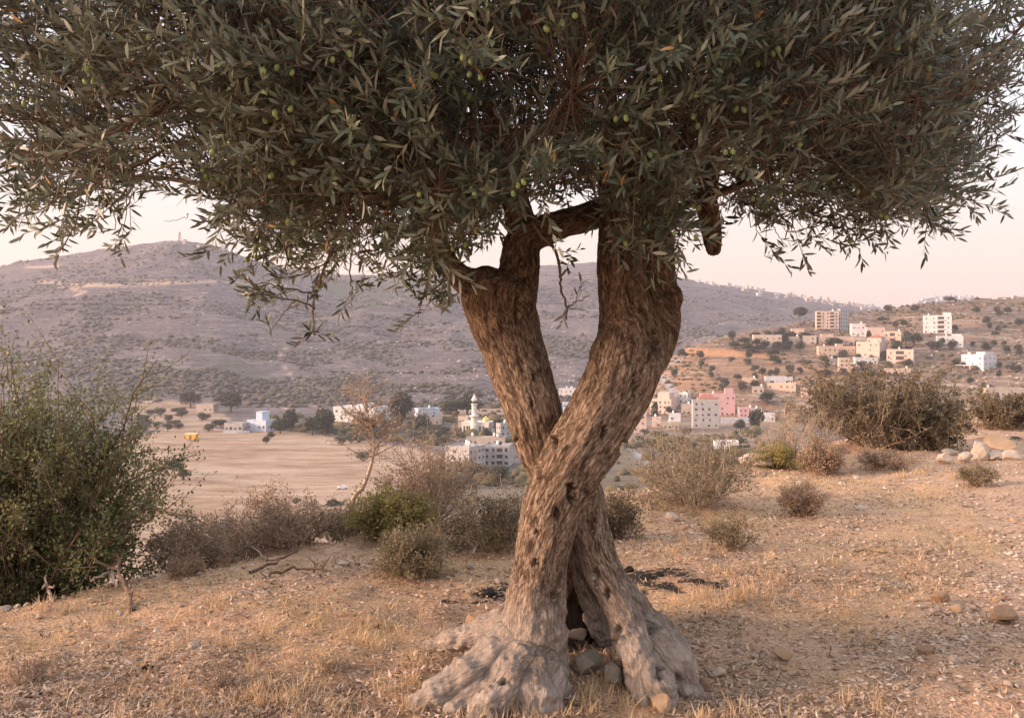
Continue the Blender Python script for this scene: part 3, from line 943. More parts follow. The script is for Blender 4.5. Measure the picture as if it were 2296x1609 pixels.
    hang([(1195, 500, 4.0), (1215, 530, 4.0), (1245, 560, 4.0), (1256, 600, 4.0), (1258, 640, 4.0), (1272, 690, 4.0), (1268, 716, 4.0)], .011, .004, .12, .09)
    hang([(1272, 690, 4.0), (1295, 675, 4.0), (1322, 660, 4.0)], .004, .0015, .5, .05)
    hang([(1272, 690, 4.0), (1300, 692, 4.0), (1318, 700, 4.0)], .003, .0015, .2, .05)
    hang([(1250, 560, 4.0), (1275, 570, 4.0), (1285, 580, 4.0)], .003, .0015, .8, .04)
    hang([(1400, 420, 3.8), (1420, 500, 3.7), (1460, 540, 3.66), (1540, 560, 3.62)], .004, .0015, 1.0, .045)
    hang([(1465, 540, 3.8), (1462, 590, 3.8), (1460, 620, 3.8)], .003, .0015, .9, .05)
    hang([(1400, 470, 3.85), (1390, 520, 3.85), (1380, 545, 3.85)], .003, .0015, .9, .05)
    hang([(1520, 540, 4.2), (1522, 580, 4.2), (1535, 618, 4.2)], .003, .001, .15, .06)
    hang([(180, 440, 3.7), (170, 500, 3.66), (150, 540, 3.66), (132, 560, 3.66)], .004, .0015, 1.0, .04)
    hang([(300, 430, 3.75), (270, 490, 3.7), (285, 525, 3.7)], .004, .0015, 1.0, .04)
    hang([(420, 480, 3.8), (415, 490, 3.8), (370, 497, 3.8)], .002, .001, .2, .06)
    hang([(80, 400, 3.7), (60, 440, 3.66), (42, 465, 3.66)], .004, .0015, 1.0, .04)
    hang([(60, 300, 3.6), (20, 340, 3.58), (10, 380, 3.56)], .003, .0015, .8, .045)
    hang([(1980, 450, 4.0), (2040, 480, 4.0), (2120, 512, 4.0)], .004, .0015, 1.0, .035, .3)
    hang([(2080, 400, 4.2), (2150, 440, 4.2), (2218, 460, 4.2)], .004, .0015, 1.0, .035, .3)
    hang([(1880, 480, 4.0), (1900, 530, 4.0), (1930, 565, 4.0)], .004, .0015, 1.0, .04)
    hang([(1800, 480, 4.1), (1850, 540, 4.1), (1870, 575, 4.1)], .002, .0008, .1, .06)
    hang([(1720, 480, 4.2), (1740, 520, 4.2), (1765, 555, 4.2)], .003, .0015, .7, .04)
    hang([(2150, 300, 4.6), (2190, 340, 4.6), (2220, 350, 4.6)], .003, .0015, 1, .04)
    # leaves
    LP, LD, LN, LL, LW, LC, LT, tips = [], [], [], [], [], [], [], []
    for path, sc, _ in sprigs:
        seg = np.linalg.norm(path[-1] - path[0])
        n = max(4, int(seg / 0.0135))
        t = (np.arange(n) + .5) / n
        ii = np.clip((t * (len(path) - 1)).astype(int), 0, len(path) - 2)
        ff = (t * (len(path) - 1) - ii)[:, None]
        pos = path[ii] * (1 - ff) + path[ii + 1] * ff
        dr = unit(path[ii + 1] - path[ii])
        ref = np.array((0, 0, 1.0)) if abs(dr[0, 2]) < .85 else np.array((1.0, 0, 0))
        a = unit(np.cross(dr, ref))
        b = np.cross(dr, a)
        ph = r.uniform(0, 6.28)
        ang = ph * 0.3 + np.arange(n) * math.pi + (np.arange(n) // 2) * (math.pi / 2) + r.normal(0, .35, n)
        side = a * np.cos(ang)[:, None] + b * np.sin(ang)[:, None]
        op = np.radians(r.normal(54, 13, n)) * (1 - 0.35 * t)
        ld = unit(dr * np.cos(op)[:, None] + side * np.sin(op)[:, None] + np.array((0, 0, 0.14)) + r.normal(0, .1, (n, 3)))
        ln = unit(np.cross(ld, np.cross(side, dr)) * 0.0 + dr * 1.0 - side * .45 + np.array((0, 0, 0.75)) + r.normal(0, .28, (n, 3)))
        LP.append(pos); LD.append(ld); LN.append(ln)
        LL.append(r.uniform(.046, .080, n) * sc * (1 - .25 * t ** 3))
        LW.append(r.uniform(.0095, .0145, n) * sc)
        LC.append(r.normal(-.02, .12, n))
        base = r.uniform(0.1, .75)
        LT.append(np.clip(base + r.normal(0, .16, n), 0, 0.92))
    LP, LD, LN, LL, LW, LC, LT = (np.concatenate(a) for a in (LP, LD, LN, LL, LW, LC, LT))
    LT = np.where(r.uniform(0, 1, len(LT)) < 0.006, 1.0, LT)
    # the largest leaves in sight become pieces of their own
    tip = LP + LD * LL[:, None]
    def prj(p):
        return CU + F * p[:, 0] / p[:, 1], HV - F * (p[:, 2] - EYE) / p[:, 1]
    (u0, v0), (u1, v1) = prj(LP), prj(tip)
    px = np.hypot(u1 - u0, v1 - v0)
    cell = (np.clip(u0 // 36, -5, 70) * 100 + np.clip(v0 // 36, -10, 50)).astype(int)
    ymin = {}
    for c, y in zip(cell, LP[:, 1]):
        if y < ymin.get(c, 99):
            ymin[c] = y
    front = LP[:, 1] < np.array([ymin[c] for c in cell]) + 0.05
    seen = front & (u0 > 15) & (u0 < 2280) & (v0 > 10) & (v1 > 5)
    order = np.argsort(np.where(seen, -px, 0))[:300]
    single = np.zeros(len(LP), bool)
    single[order] = True
    back = ~single & (LP[:, 1] > np.array([ymin[c] for c in cell]) + 0.45)          # leaves deep in the crown: simpler
    fine = ~single & ~back
    V, Fc = leaves_geo(LP[fine], LD[fine], LN[fine], LL[fine], LW[fine], LC[fine])
    V2, F2 = leaves_lite(LP[back], LD[back], LN[back], LL[back], LW[back] * 1.15, LC[back])
    me = mkmesh('foliage', np.concatenate([V, V2]), np.concatenate([Fc, F2 + len(V)]), M_leaf, True, {'tint': np.concatenate([np.repeat(LT[fine], 6), np.repeat(LT[back], 4)])})
    tchild('foliage', me, kind='stuff')
    variants = []
    for k in range(10):
        st = np.linspace(0, 1, 6)
        wd = np.array((0.06, .40, .5, .46, .30, 0.02))
        cv = r.normal(-.02, .1)
        Vv = []
        for s_, w_ in zip(st, wd):
            zc = cv * s_ * s_
            Vv += [(-w_, s_, zc + w_ * .10), (0, s_, zc), (w_, s_, zc + w_ * .10)]
        Ff = []
        for i in range(5):
            a0 = i * 3
            Ff += [(a0, a0 + 1, a0 + 4, a0 + 3), (a0 + 1, a0 + 2, a0 + 5, a0 + 4)]
        variants.append(mkmesh('leaf', np.array(Vv), np.array(Ff), M_leaf, True, {'tint': np.full(len(Vv), np.clip(0.1 + k * .085, 0, .92))}))
    for k, i in enumerate(order):
        d = unit(LD[i]); s_ = unit(np.cross(d, LN[i])); nn = np.cross(s_, d)
        M = Matrix(((s_[0] * LW[i], d[0] * LL[i], nn[0] * LL[i], LP[i][0]), (s_[1] * LW[i], d[1] * LL[i], nn[1] * LL[i], LP[i][1]), (s_[2] * LW[i], d[2] * LL[i], nn[2] * LL[i], LP[i][2]), (0, 0, 0, 1)))
        o = tchild('leaf', variants[k % 10])
        o.matrix_basis = M
    # twigs and branches
    for path, sc, _ in sprigs:
        branch_paths.append((path[::2] if len(path) > 5 else path, np.linspace(.0019, .0008, len(path[::2] if len(path) > 5 else path))))
    # olives hang by short stalks near the sprig bases
    vv, ff = ico(1)
    fruit = mkmesh('olive', vv * (0.0088, 0.0088, 0.0125), ff, M_olive)
    stalks = []
    cand = [i for i in r.permutation(len(sprigs)) if True]
    cnt, spots = 0, []
    for i in cand:
        path = sprigs[i][0]
        p = path[2]
        u = CU + F * p[0] / p[1]; v = HV - F * (p[2] - EYE) / p[1]
        if not (30 < u < 2150 and 20 < v < 560):
            continue
        c = int(np.clip(u // 36, -5, 70) * 100 + np.clip(v // 36, -10, 50))
        if p[1] > ymin.get(c, 0) + 0.10:
            continue
        for k in range(r.integers(1, 4)):
            q = path[1 + k % 3] + np.array((r.normal(0, .012), r.normal(-.012, .008), -r.uniform(.018, .034)))
            if any(np.linalg.norm(q - s_) < 0.02 for s_ in spots):
                continue
            spots.append(q)
            o = tchild('olive', fruit)
            o.location = q.tolist()
            o.rotation_euler = (r.normal(0, .3), r.normal(0, .3), r.uniform(0, 6))
            sc = r.uniform(.8, 1.1)
            o.scale = (sc, sc, sc)
            stalks.append((np.array([path[1 + k % 3], q + np.array((0, 0, .011))]), np.array((.0008, .0008))))
            cnt += 1
        if cnt > 130:
            break
    V, Fc = tubes(branch_paths + stalks, 3)
    tchild('branches', mkmesh('branches', V, Fc, M_twig))
    print('leaves', len(LP), 'sprigs', len(sprigs), 'olives', cnt)
build_crown()

# ------------------------------------------------------------------ village: houses, mosque, walls
WALL = {k: plain('wall_' + k, c, 0.9, 0.10, 0.35) for k, c in dict(
    cream=(0.60, 0.465, 0.395), white=(0.64, 0.61, 0.60), pale=(0.44, 0.41, 0.40), grey=(0.42, 0.39, 0.37), blue=(0.52, 0.57, 0.66), pink=(0.58, 0.37, 0.365),
    peach=(0.58, 0.43, 0.34), stone=(0.47, 0.395, 0.33), concrete=(0.46, 0.43, 0.40), ivory=(0.70, 0.64, 0.57)).items()}
M_glass = NT('dark_window_glass', 0.25, 0.5).color((0.035, 0.035, 0.04))
M_shade = NT('dark_recess', 0.9, 0.1).color((0.09, 0.075, 0.07))
M_tile = plain('red_roof_tile', (0.42, 0.17, 0.12), 0.85, 0.2, 1.5)
M_tankw = plain('white_tank_plastic', (0.82, 0.82, 0.82), 0.5, 0.05, 1)
M_tankb = plain('black_tank_plastic', (0.03, 0.03, 0.032), 0.5, 0.2, 1)
M_gold = NT('gold_dome_metal', 0.35, 0.5)
M_gold.b.inputs['Metallic'].default_value = 0.5
M_gold = M_gold.color((0.75, 0.55, 0.18))

_win = {}
def window_mesh(wallkey, w, h):
    key = (wallkey, round(w, 1), round(h, 1))
    if key not in _win:
        b = MB()
        t = 0.09
        b.box(-w / 2, w / 2, -0.03, 0.05, t * 0, h, 1)
        b.box(-w / 2 - t, -w / 2, -0.09, 0.05, -t, h + t)
        b.box(w / 2, w / 2 + t, -0.09, 0.05, -t, h + t)
        b.box(-w / 2, w / 2, -0.09, 0.05, h, h + t)
        b.box(-w / 2, w / 2, -0.14, 0.05, -t, 0)
        b.box(-0.03, 0.03, -0.05, 0.05, 0, h)
        _win[key] = b.mesh('window', [WALL[wallkey], M_glass])
    return _win[key]

def tank_mesh(m, name):
    b = MB()
    b.lathe([(0.02, 0), (0.62, 0.0), (0.65, .1), (.65, 1.25), (.55, 1.45), (.2, 1.58), (.02, 1.6)], 12)
    return b.mesh(name, [m], True)
TANKW, TANKB = tank_mesh(M_tankw, 'water_tank'), tank_mesh(M_tankb, 'water_tank')

def house(name, label, cat, u0, u1, vt, vb, wall, storeys, n1, n2=2, us=None, th=None, group=None, roof='flat', tanks=1, balc=(), y=None, setback=None, pilotis=False, seed=0, windows=True, dep=9.0, canopy=None):
    r = random.Random(seed + int(u0 * 7 + vb))
    uc = (u0 + u1) / 2 if us is None else us
    if y is None:
        y, gz = hit((u0 + u1) / 2, vb)
    gz = EYE + (HV - vb) / F * y
    h = (vb - vt) / F * y
    if us is None:
        th = math.radians(th if th is not None else 12)
        L2 = dep
        L1 = max(3.0, ((u1 - u0) / F * y - L2 * math.sin(th)) / math.cos(th))
        us = u0 + L1 * math.cos(th) / y * F
    else:
        th = math.radians(th if th is not None else 34)
        L1 = (us - u0) / F * y / math.cos(th)
        L2 = (u1 - us) / F * y / math.sin(th)
    corner = np.array(((us - CU) / F * y, y))
    e1, e2 = np.array((-math.cos(th), math.sin(th))), np.array((math.sin(th), math.cos(th)))
    c = corner + e1 * L1 / 2 + e2 * L2 / 2
    root = ob(name, None, loc=(c[0], c[1], gz), rot=(0, 0, -th), label=label, cat=cat, group=group)
    W1, W2 = L1 / 2, L2 / 2
    b = MB()
    z0 = -7
    if pilotis:
        sh_ = h / storeys
        b.box(-W1, W1, -W2, W2, sh_ * .85, h)
        for px in np.linspace(-W1 + .3, W1 - .3, 4):
            b.box(px - .2, px + .2, -W2 + .1, -W2 + .5, z0, sh_ * .85)
        for py in np.linspace(-W2 + .3, W2 - .3, 3)[1:]:
            b.box(W1 - .5, W1 - .1, py - .2, py + .2, z0, sh_ * .85)
        b.box(-W1 + 1.5, W1 - 1.5, -W2 + 2, W2 - .5, z0, sh_ * .85)
    else:
        b.box(-W1, W1, -W2, W2, z0, h)
    me = b.mesh('wall', [WALL[wall]])
    ob('wall', me, root)
    if roof == 'hip':
        b = MB()
        e, rh = .5, min(2.6, .28 * min(L1, L2) + .6)
        A = [(-W1 - e, -W2 - e, h + .004), (W1 + e, -W2 - e, h + .004), (W1 + e, W2 + e, h + .004), (-W1 - e, W2 + e, h + .004)]
        k = min(W1, W2)
        R1, R2 = ((-W1 + k, 0, h + rh), (W1 - k, 0, h + rh)) if W1 > W2 else ((0, -W2 + k, h + rh), (0, W2 - k, h + rh))
        V = np.array(A + [R1, R2])
        if W1 > W2:
            Q, T = [(0, 1, 5, 4), (2, 3, 4, 5), (3, 2, 1, 0)], [(1, 2, 5), (3, 0, 4)]
        else:
            Q, T = [(1, 2, 5, 4), (3, 0, 4, 5), (3, 2, 1, 0)], [(0, 1, 4), (2, 3, 5)]
        ob('roof', mkmesh('roof', V, [np.array(Q), np.array(T)], M_tile, False), root)
    else:
        b = MB()
        p, t = 0.75, .2
        o_ = .06
        b.box(-W1 - o_, W1 + o_, -W2 - o_, -W2 + t, h - .12, h + p)
        b.box(-W1 - o_, W1 + o_, W2 - t, W2 + o_, h - .12, h + p)
        b.box(-W1 - o_, -W1 + t, -W2 + t, W2 - t, h - .12, h + p)
        b.box(W1 - t, W1 + o_, -W2 + t, W2 - t, h - .12, h + p)
        ob('parapet', b.mesh('parapet', [WALL[wall]]), root)
        if setback:
            a0, a1, hh = setback
            b = MB()
            x0, x1 = -W1 + a0 * L1, -W1 + a1 * L1
            b.box(x0, x1, -W2 + L2 * .3, W2 - .4, h, h + hh)
            b.box(x0 - .25, x1 + .25, -W2 + L2 * .3 - .25, W2 - .15, h + hh, h + hh + .25)
            ob('stair_house', b.mesh('stair_house', [WALL[wall]]), root)
        for k in range(tanks):
            tx, ty = r.uniform(-W1 + 1, W1 - 1), r.uniform(-W2 + 1.2, W2 - 1)
            zz = h + 1.0
            b = MB()
            b.box(tx - .6, tx + .6, ty - .6, ty + .6, h, zz)
            ob('tank_stand', b.mesh('tank_stand', [WALL['concrete']]), root)
            ob('water_tank', TANKW if r.random() < .72 else TANKB, root, loc=(tx, ty, zz + .003))
    sh_ = h / storeys
    if windows:
        ww, wh = (1.2, 1.3)
        for s in range(storeys):
            if pilotis and s == 0:
                continue
            zb = s * sh_ + sh_ * .33
            hh = min(wh, sh_ * .48)
            for i in range(n1):
                if r.random() < .2 and not balc:
                    continue
                x = -W1 + L1 * (i + .5) / n1
                wide = (i in balc)
                if wide:
                    continue
                w_ = min(ww * r.choice((.8, 1, 1.3)), L1 / n1 * .7)
                ob('window', window_mesh(wall, w_, hh * r.choice((.75, 1, 1, 1.25))), root, loc=(x + r.uniform(-.1, .1) * L1 / n1, -W2 - .002, zb))
            for i in range(n2):
                yy = -W2 + L2 * (i + .5) / n2
                w_ = min(ww * r.choice((.8, 1, 1)), L2 / n2 * .7)
                ob('window', window_mesh(wall, w_, hh), root, loc=(W1 + .002, yy, zb), rot=(0, 0, math.pi / 2))
            for i in balc:
                x = -W1 + L1 * (i + .5) / n1
                bw = L1 / n1 * .45
                b = MB()
                b.box(x - bw, x + bw, -W2 - .03, -W2 + .01, zb - .3, s * sh_ + sh_ * .85, 1)
                b.box(x - bw - .3, x + bw + .3, -W2 - 1.3, -W2 - .04, s * sh_ - .1, s * sh_ + .08)
                b.box(x - bw - .3, x + bw + .3, -W2 - 1.3, -W2 - 1.15, s * sh_ + .08, s * sh_ + 1.0)
                ob('balcony', b.mesh('balcony', [WALL[wall], M_shade]), root)
    # storey bands
    b = MB()
    for s in range(1, storeys):
        z = s * sh_ - .12
        b.box(-W1 - .05, W1 + .05, -W2 - .05, -W2 + .1, z, z + .16)
        b.box(W1 - .1, W1 + .051, -W2 + .1, W2 - .1, z, z + .16)
    if storeys > 1:
        ob('floor_band', b.mesh('floor_band', [WALL[wall]]), root)
    if canopy:
        b = MB()
        b.box(-W1 - 8, W1 * .4, -W2 - 7, -W2 - .02, canopy, canopy + .5)
        for px in (-W1 - 7.5, -W1 * .3, W1 * .2):
            b.box(px, px + .5, -W2 - 6.5, -W2 - 6.0, -6, canopy)
        ob('canopy', b.mesh('canopy', [WALL['white']]), root)
    return root

GH = 'houses on the terraced slope'
house('apartment_building', 'tall peach apartment building with balconies, highest on the terraced slope', 'building', 1833, 1883, 699, 744, 'cream', 6, 5, 3, y=None, us=None, th=8, balc=(0, 3), pilotis=True, tanks=1, dep=7)
house('apartment_building', 'right side of the tall peach apartment building, its shadow put into the pale wall colour', 'building', 1880, 1905, 694, 744, 'pale', 6, 2, 3, us=1884, th=60, tanks=0)  # shadowed right facade as its own block, shading put into the wall colour
house('house', 'white house with a flat roof beside the tall peach apartment building', 'house', 1911, 1944, 727, 754, 'white', 2, 3, 1, th=10, tanks=1)
house('house', 'cream two storey house uphill of the red hip roof', 'house', 1946, 1988, 735, 762, 'cream', 2, 4, 1, th=10)
house('house', 'peach house with an open balcony, right of the red hip roof', 'house', 1990, 2032, 744, 770, 'peach', 2, 3, 2, us=2020, th=34, balc=(1,))
house('house', 'long low peach house below the tall apartment building', 'house', 1838, 1915, 756, 775, 'peach', 1, 7, 1, th=6, dep=8, tanks=0, setback=(.1, .45, 2.8))
house('house', 'small unfinished stone house beside the long low peach house', 'house', 1803, 1836, 754, 773, 'stone', 2, 2, 1, th=14)
house('house', 'row house with two white water tanks and many bays', 'house', 1838, 1920, 778, 803, 'peach', 2, 8, 1, th=5, tanks=3, setback=(.5, .68, 2.6), dep=8)
house('house', 'large cream house under a red hip roof with buttressed base', 'house', 1930, 1998, 768, 812, 'cream', 4, 4, 4, us=1972, th=34, tanks=0)
house('rooftop_house', 'upper storey with a red hip roof on the large cream house', 'house', 1950, 1996, 757, 770, 'cream', 1, 3, 3, us=1976, th=34, roof='hip', y=hit(1964, 812)[0] + 3)
house('house', 'small peach house with arcade below the row house', 'house', 1884, 1918, 804, 834, 'peach', 3, 3, 1, th=10, tanks=0)
house('house', 'low white annex in front of the large cream house', 'house', 1919, 1970, 803, 818, 'white', 1, 5, 1, th=6, tanks=0, dep=6)
house('house', 'cream three storey house with dark central balcony right of the buttressed house', 'house', 1999, 2058, 785, 823, 'cream', 3, 3, 3, us=2048, th=30, balc=(1,), tanks=1)
house('apartment_building', 'white four storey building with dark balconies high on the scrubby slope', 'building', 2080, 2143, 708, 749, 'white', 4, 4, 3, us=2134, th=24, balc=(2,), tanks=1, setback=(.7, .98, 3.2))
house('house', 'low white house under the four storey white building', 'house', 2109, 2169, 755, 778, 'white', 2, 4, 2, us=2160, th=20, setback=(.6, .95, 2.4))
house('house', 'low cream house at the left end of the terraced village beside a cypress', 'house', 1691, 1755, 752, 778, 'cream', 2, 5, 1, th=6, dep=8, tanks=0)
house('house', 'isolated white house with a wide flat canopy on the terraces', 'house', 2178, 2247, 797, 834, 'white', 3, 3, 3, us=2205, th=60, tanks=2, setback=(.5, .9, 2.6), canopy=5.0)
house('house', 'peach house behind the dark bush with two white tanks', 'house', 1727, 1800, 862, 884, 'peach', 2, 5, 2, us=1784, th=24, tanks=3)
house('shed', 'long white shed roof behind the peach house', 'shed', 1718, 1780, 846, 862, 'white', 1, 3, 1, th=5, tanks=0, windows=False)
house('house', 'small orange plastered hut on the orange slope', 'house', 1668, 1700, 850, 866, 'peach', 1, 2, 1, th=10, tanks=1)
house('house', 'low stone house at the far right end of the terraces', 'house', 2218, 2300, 872, 892, 'stone', 1, 6, 1, th=5, tanks=2)
house('house', 'pale blue house left of the cream house near the road', 'house', 1445, 1469, 877, 912, 'blue', 3, 2, 1, th=12, tanks=1)
house('house', 'cream house in two steps with a tiled corner beside the pink building', 'house', 1461, 1530, 897, 930, 'cream', 3, 5, 2, us=1505, th=30, tanks=0, setback=(.25, .8, 5))
house('house', 'white flat roofed house behind the stepped cream house', 'house', 1524, 1553, 882, 906, 'white', 2, 2, 2, us=1542, th=34, tanks=3)
house('school', 'pink school with a square stair tower and long facade', 'building', 1572, 1652, 886, 934, 'pink', 4, 7, 2, th=7, tanks=1, dep=10, setback=(.72, .96, 4.5))
house('house', 'low pink annex at the right end of the pink school', 'house', 1658, 1690, 916, 936, 'pink', 2, 3, 1, th=6, tanks=1)
house('apartment_building', 'grey white block with bare concrete lower floors in front of the pink school', 'building', 1555, 1616, 900, 960, 'pale', 5, 4, 1, us=1612, th=6, tanks=1, dep=10)
house('rooftop_house', 'red hip roofed top storey of the grey white block', 'house', 1566, 1612, 893, 902, 'stone', 1, 2, 1, th=6, roof='hip', y=hit(1585, 960)[0] + 4, windows=False)
house('house', 'slim three storey cream house with a white roof tank beside the trunk', 'house', 1420, 1454, 928, 970, 'cream', 3, 2, 1, th=8, tanks=1)
house('house', 'white two storey house seen between the forked stems', 'house', 1253, 1300, 873, 892, 'white', 2, 4, 1, th=10, tanks=3)
house('house', 'pale blue house low between the forked stems', 'house', 1262, 1290, 905, 935, 'blue', 3, 2, 1, th=10, tanks=0)
house('shed', 'white curved greenhouse shed behind the twiggy bush', 'shed', 1604, 1662, 993, 1012, 'white', 1, 3, 1, th=8, tanks=0, windows=False)
house('house', 'white garden wall house beyond the pale branches', 'house', 1708, 1742, 929, 946, 'white', 1, 3, 1, th=8, tanks=1)
house('apartment_building', 'unfinished grey block with corner windows above the dry field', 'building', 996, 1086, 1006, 1056, 'pale', 3, 4, 4, us=1052, th=30, tanks=2)
house('apartment_building', 'grey block with open balconies joined behind the unfinished grey block', 'building', 1084, 1150, 1003, 1046, 'grey', 3, 4, 1, th=8, balc=(2,), tanks=2, dep=12)
house('house', 'flat roofed grey stone house between the mosque and the unfinished block', 'house', 1045, 1135, 984, 1000, 'stone', 1, 6, 1, th=6, tanks=3)
house('house', 'square stone house adjoining the mosque on its left', 'house', 1027, 1062, 936, 968, 'stone', 2, 3, 1, th=24, tanks=1)
house('house', 'grey house right of the mosque behind the trunk', 'house', 1112, 1146, 952, 980, 'grey', 2, 2, 2, us=1122, th=60, tanks=1)
house('house', 'low white and blue house with a square roof tower at the edge of the field', 'house', 548, 612, 945, 968, 'blue', 1, 4, 2, us=596, th=24, tanks=0, setback=(.3, .62, 5.5))
house('house', 'roofless grey ruin left of the blue house', 'house', 501, 548, 951, 969, 'grey', 1, 4, 1, th=8, tanks=0)
house('house', 'large white house behind the dry sapling with roof tanks', 'house', 740, 862, 916, 948, 'white', 2, 7, 2, us=842, th=20, tanks=3, setback=(.5, .7, 2.2))
house('house', 'pale blue and white cube house between dark trees', 'house', 927, 984, 918, 950, 'blue', 2, 3, 2, us=938, th=66, tanks=1)
house('house', 'small pale stone hut under round trees beyond the field', 'house', 437, 482, 908, 926, 'stone', 1, 3, 1, th=8, tanks=0)

for a in (('low tan house between the stepped cream house and the grey white block', 1528, 1554, 908, 930, 'stone', 2, 2), ('white garden house below the stepped cream house', 1500, 1530, 930, 945, 'white', 1, 2),
          ('stone ruin on the ledge left of the grey white block', 1486, 1526, 950, 964, 'stone', 1, 3), ('stone house below the orange plastered hut', 1688, 1716, 869, 884, 'stone', 1, 2),
          ('small pink plastered house left of the unfinished stone house', 1768, 1795, 756, 771, 'peach', 1, 2), ('stone house hidden under the white flat roofed house', 1914, 1945, 757, 773, 'stone', 1, 3),
          ('low peach house in front of the three storey cream house', 1990, 2046, 828, 842, 'peach', 1, 4), ('cream house wedged between the row house and the arcade house', 1850, 1884, 806, 820, 'cream', 1, 3),
          ('white cube house above the long white wall', 1690, 1712, 918, 934, 'white', 2, 2), ('cream house on the road right of the forked trunk', 1462, 1486, 938, 958, 'cream', 2, 2),
          ('pale house uphill of the pale blue house on the road', 1432, 1452, 868, 882, 'white', 1, 2), ('peach house half behind the large dark bush', 1800, 1836, 872, 892, 'peach', 2, 3),
          ('white house low beside the forked stems', 1262, 1300, 936, 956, 'white', 2, 3), ('small white house at the right end of the white house with tanks', 862, 884, 922, 942, 'white', 1, 2),
          ('small stone house right of the tall dark green tree', 958, 990, 940, 952, 'stone', 1, 2), ('peach house above the dark thicket and the cypress', 1776, 1806, 738, 752, 'peach', 1, 3)):
    house('house', a[0], 'house', *a[1:5], a[5], a[6], a[7], 1, th=10, tanks=1, dep=7)

def mosque():
    y, gz = hit(1073, 976)
    gz = EYE + (HV - 976) / F * y
    k = y / F
    root = ob('mosque', None, loc=((1073 - CU) * k, y + 8, gz), rot=(0, 0, -.25), label='ivory white mosque with a tall minaret and a small golden dome', cat='mosque')
    b = MB()
    b.box(-33 * k, 30 * k, -7, 7, -6, 27 * k)
    b.box(-33.5 * k, 30.5 * k, -7.15, 7.15, 27 * k, 29 * k)
    ob('hall', b.mesh('hall', [WALL['ivory']]), root)
    b = MB()
    rr = 7.4 * k
    b.lathe([(rr * 1.15, -4), (rr * 1.15, 24 * k), (rr, 26 * k), (rr, 40 * k), (rr * 1.5, 42 * k), (rr * 1.5, 45 * k), (rr * .8, 45.2 * k), (rr * .8, 68 * k), (rr * 1.05, 69.5 * k),
             (rr * 1.05, 71 * k), (rr * .72, 71.2 * k), (rr * .72, 78 * k), (rr * .95, 79 * k), (rr * .8, 82 * k), (rr * .35, 88 * k), (rr * .12, 91 * k), (.02, 95 * k)], 12, -3 * k, -7.5)
    mn = ob('minaret', b.mesh('minaret', [WALL['ivory']]), root)
    for a in range(6):
        b = MB()
        ang = -math.pi / 2 + (a - 2.5) * .52
        b.box(-.4, .4, -.05, .05, 0, 5 * k)
        ob('opening', b.mesh('opening', [M_shade]), mn, loc=(-3 * k + math.cos(ang) * rr * .75, -7.5 + math.sin(ang) * rr * .75, 72 * k), rot=(0, 0, ang + math.pi / 2))
    b = MB()
    R = 8 * k
    b.lathe([(R, 28.5 * k), (R, 30 * k), (R * .97, 32 * k), (R * .85, 35 * k), (R * .6, 38 * k), (R * .25, 40 * k), (.05, 42 * k)], 16, 16 * k, 0)
    ob('dome', b.mesh('dome', [M_gold], True), root)
    for x in (-27, -20, -15, -10, 10, 18):
        ob('window', window_mesh('cream', 1.0, 3.4), root, loc=(x * k, -7.002, 8 * k))
mosque()

def wall_run(name, label, pts, hgt, m, th=.5):
    b = MB()
    P = [(*((u - CU) / F * hit(u, v)[0], hit(u, v)[0]), hit(u, v)[1]) for u, v in pts]
    V, Fq = [], []
    for x, y, z in P:
        V += [(x, y, z - 3), (x, y, z + hgt), (x, y + th, z + hgt), (x, y + th, z - 3)]
    for i in range(len(P) - 1):
        a = i * 4
        for j in range(4):
            Fq.append((a + j, a + (j + 1) % 4, a + 4 + (j + 1) % 4, a + 4 + j))
    Fq += [(0, 3, 2, 1)[::1], tuple(len(V) - 4 + j for j in range(4))]
    ob(name, mkmesh(name, np.array(V), np.array(Fq), m, False), label=label, cat='wall')
wall_run('garden_wall', 'long white retaining wall below the pink school', [(1617, 949), (1650, 949), (1689, 949)], 4.2, WALL['white'])
wall_run('garden_wall', 'peach stone retaining wall under the row house', [(1780, 812), (1820, 812), (1850, 812), (1885, 812)], 3.2, WALL['peach'])
wall_run('garden_wall', 'low white wall in front of the roofless ruin', [(500, 971), (530, 971), (560, 970)], 1.3, WALL['white'])
wall_run('garden_wall', 'low stone wall along the slope right of the white building', [(2230, 742), (2260, 741), (2290, 743)], 1.8, WALL['stone'])

# orange tarpaulin shelter, car, masts, poles
def shelter():
    y, gz = hit(430, 984)
    m1 = plain('orange_tarpaulin', (0.72, 0.36, 0.06), 0.7, 0.15, 1)
    m2 = plain('pale_tarpaulin', (0.80, 0.62, 0.35), 0.7, 0.1, 1)
    root = ob('field_shelter', None, loc=((430 - CU) / F * y, y, gz), rot=(0, 0, -.2), label='small orange box shelter standing on the bare field', cat='shelter')
    k = y / F
    b = MB(); b.box(-13 * k, 13 * k, -1.6, 1.6, -.3, 11 * k)
    ob('body', b.mesh('body', [m1]), root)
    b = MB(); b.box(-13.5 * k, 13.5 * k, -1.8, 1.8, 11 * k + .003, 13 * k)
    ob('roof', b.mesh('roof', [m2]), root)
    b = MB(); b.box(-.5, .5, -1.68, -1.604, 0, 9 * k)
    ob('door', b.mesh('door', [M_shade]), root)
shelter()

